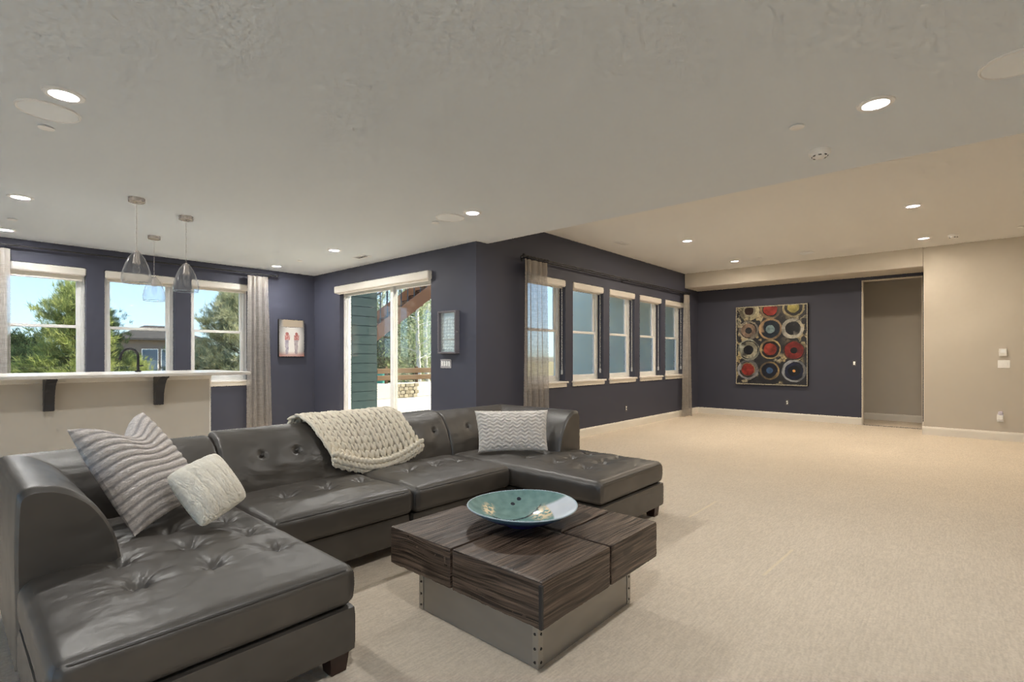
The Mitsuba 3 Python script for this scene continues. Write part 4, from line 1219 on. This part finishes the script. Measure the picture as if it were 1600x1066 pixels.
M['m_pine_a'] = leaf_mat((0.22, 0.30, 0.08), (0.52, 0.55, 0.22))
M['m_pine_b'] = leaf_mat((0.035, 0.07, 0.035), (0.09, 0.13, 0.06))
M['m_pine_c'] = leaf_mat((0.30, 0.33, 0.18), (0.60, 0.60, 0.42))
M['m_aspen'] = leaf_mat((0.24, 0.33, 0.14), (0.60, 0.62, 0.42), 0.9)
M['m_shrub'] = leaf_mat((0.10, 0.15, 0.06), (0.28, 0.32, 0.16))


def ray_xy(px, depth):
    u = (px - 800) / F_PX
    return depth * (math.cos(YAW) + math.sin(YAW) * u), depth * (math.sin(YAW) - math.cos(YAW) * u)


def pine(px, depth, ztop, rad, mat, label, seed, n=2600, zb=0.3, lean=0.3):
    r = np.random.default_rng(seed)
    x, y = ray_xy(px, depth)
    t = thing('pine_tree', label, 'tree')
    part(t, 'trunk', tube([(x, y, -1.0), (x + 0.05, y, zb + 0.3 * ztop), (x + lean * 0.3, y, ztop * 0.92)], [0.16, 0.12, 0.03], 9), 'm_bark', smooth=True)
    br = []; cs, ds = [], []
    nb = 46
    for k in range(nb):
        f = (k + 0.5) / nb
        z = zb + (ztop - zb) * f * 0.97
        prof = rad * (1 - f) ** 0.55 * (0.65 + 0.5 * r.random()) * (0.75 + 0.5 * min(1, f * 4))
        a = k * 2.4 + r.uniform(-0.4, 0.4)
        dv = np.array([math.cos(a), math.sin(a), 0.25 + 0.5 * f])
        p0 = np.array([x + lean * 0.3 * f, y, z])
        p1 = p0 + dv * prof
        br.append(tube([p0, (p0 + p1) / 2 + [0, 0, -0.04 * prof], p1], [0.03, 0.02, 0.008], 5))
        m = max(6, int(n / nb * (0.4 + prof / rad)))
        s = r.uniform(0.25, 1.05, m)[:, None] ** 0.8
        q = p0 + (p1 - p0) * s + r.normal(0, 1, (m, 3)) * np.array([0.16, 0.16, 0.11]) * rad * (0.35 + s * 0.6)
        cs.append(q); ds.append(np.tile(dv / np.linalg.norm(dv), (m, 1)) * 0.7 + [0, 0, 0.5])
    part(t, 'branches', cat(br), 'm_bark')
    part(t, 'foliage', needle_mesh(np.vstack(cs), np.vstack(ds), 0.17 * max(1, rad / 1.4), r, 11, 0.010 * max(1, rad / 1.2)), mat, kind='stuff')


pine(114, 15.5, 3.5, 1.05, 'm_pine_a', 'bright green pine tree outside the left window behind the bar', 21, 3600, -0.2)
pine(150, 21, 3.3, 1.15, 'm_pine_b', 'dark pine tree at the left side of the middle bar window', 22, 2600, -0.4)
pine(380, 19, 3.7, 1.5, 'm_pine_c', 'pale olive pine tree outside the right window behind the bar', 23, 3800, -0.3, -0.4)
pine(28, 30, 2.3, 1.9, 'm_pine_b', 'distant dark pine at the far left of the left bar window', 24, 2000, -0.6)
pine(186, 26, 1.25, 1.3, 'm_pine_a', 'low green bushy pine below the roof of the neighbouring house', 25, 2200, -0.7)
pine(300, 24, 1.9, 1.2, 'm_pine_b', 'dark pine between the neighbouring house and the right bar window', 26, 1600, -0.5)
pine(36, 24, 1.5, 1.5, 'm_pine_b', 'low dark pine below the bright green pine, in the left bar window', 27, 2000, -0.6)


def broadleaf(x, y, ztop, rad, zlow, mat, label, seed, n, size, trunk_mat, trunk_r, cat_='tree', name='aspen_tree'):
    r = np.random.default_rng(seed)
    t = thing(name, label, cat_)
    sway = r.normal(0, 0.15, 2)
    tr = [(x + sway[0] * math.sin(k), y + sway[1] * math.sin(k * 1.3), -0.3 + (ztop * 0.97 + 0.3) * k / 6) for k in range(7)]
    part(t, 'trunk', tube(tr, np.linspace(trunk_r, trunk_r * 0.3, 7), 8), trunk_mat, smooth=True)
    br = []; cs = []
    nb = 26
    for k in range(nb):
        f = k / (nb - 1)
        z = zlow + (ztop - zlow) * f
        a = k * 2.4
        L = rad * (0.45 + 0.75 * r.random()) * math.sin(math.pi * (0.18 + 0.75 * f))
        i = np.clip((z + 0.3) / (ztop * 0.97 + 0.3) * 6, 0, 5.99); j = int(i)
        p0 = np.array(tr[j]) + (np.array(tr[j + 1]) - np.array(tr[j])) * (i - j)
        p1 = p0 + np.array([math.cos(a) * L, math.sin(a) * L, 0.35 * L])
        br.append(tube([p0, p1], [trunk_r * 0.3, trunk_r * 0.08], 5))
        m = int(n / nb)
        s = r.uniform(0.2, 1.1, (m, 1))
        cs.append(p0 + (p1 - p0) * s + r.normal(0, 0.22 * rad, (m, 3)))
    part(t, 'branches', cat(br), trunk_mat)
    part(t, 'foliage', leaf_mesh(np.vstack(cs), size, r), mat, kind='stuff')


for k, (px, dep, zt, rd) in enumerate([(655, 19.5, 7.5, 1.1), (670, 23, 8.5, 1.2), (600, 27, 6.5, 1.0)]):
    x, y = ray_xy(px, dep)
    broadleaf(x, y, zt, rd, 1.2, 'm_aspen', ['white barked aspen beyond the bench, left of the pair', 'white barked aspen nearest the right edge of the sliding door', 'young aspen seen past the siding in the left door pane'][k], 40 + k, 3000, 0.05, 'm_aspen_bark', 0.10)
for k, (px, dep, zt, rd, lab) in enumerate([(648, 31, 4.8, 1.5, 'large light green bush behind the bench'), (606, 22, 3.0, 0.85, 'rounded green bush under the stair beyond the patio'), (676, 36, 6.5, 2.0, 'tall green tree behind the aspens'),
                                            (585, 38, 5.0, 1.8, 'green tree behind the young aspen in the left door pane'), (640, 50, 8.5, 2.6, 'broad green tree far behind the stair')]):
    x, y = ray_xy(px, dep)
    broadleaf(x, y, zt, rd, 0.1, 'm_aspen' if k % 2 == 0 else 'm_shrub', lab, 60 + k, 5200, 0.09, 'm_bark', 0.10, 'tree' if 'tree' in lab else 'bush', 'green_tree' if 'tree' in lab else 'green_bush')
x, y = ray_xy(595, 19.5)
single('tree_guard', lathe([(0.0005, 0), (0.16, 0.0), (0.14, 1.0), (0.0005, 1.0)], 20, (x, y, -0.25)), 'm_guard', 'green plastic tree guard beside the planter box', 'tree guard', smooth=40)
M['m_guard'] = plastic((0.08, 0.42, 0.33), 0.5, 0.4)

# neighbouring house
hs = thing('neighbour_house', 'low beige house with a grey hipped roof seen through the middle bar window', 'house')
hx, hy = ray_xy(240, 46)
W_, D_ = 5.4, 6.0
ax = np.array([math.sin(YAW + 0.75), -math.cos(YAW + 0.75)])    # along the facade, roughly across the view
ay = np.array([-ax[1], ax[0]])


def hp(a, b, z): return [hx + ax[0] * a + ay[0] * b, hy + ax[1] * a + ay[1] * b, z]


def hbox(a0, a1, b0, b1, z0, z1): return trimesh.convex.convex_hull(np.array([hp(a, b, z) for a in (a0, a1) for b in (b0, b1) for z in (z0, z1)]))


part(hs, 'walls', hbox(-2.3, 3.4, 0, 6, -1.5, 2.9), 'm_house')
part(hs, 'roof', trimesh.convex.convex_hull(np.array([hp(a, b, z) for a in (-3.0, 4.1) for b in (-0.7, 6.7) for z in (2.78, 2.95)] + [hp(-0.3, 3.0, 4.25), hp(1.4, 3.0, 4.25)])), 'm_roof')
for a in (-0.9, 0.55):
    k = part(hs, 'window', hbox(a, a + 1.25, -0.06, 0.02, -0.6, 2.0), 'm_white')
    part(k, 'pane', hbox(a + 0.07, a + 1.18, -0.08, -0.05, -0.53, 1.93), 'm_house_glass')
part(hs, 'chimney', hbox(1.6, 2.3, 3.4, 4.0, 3.4, 4.7), 'm_house')
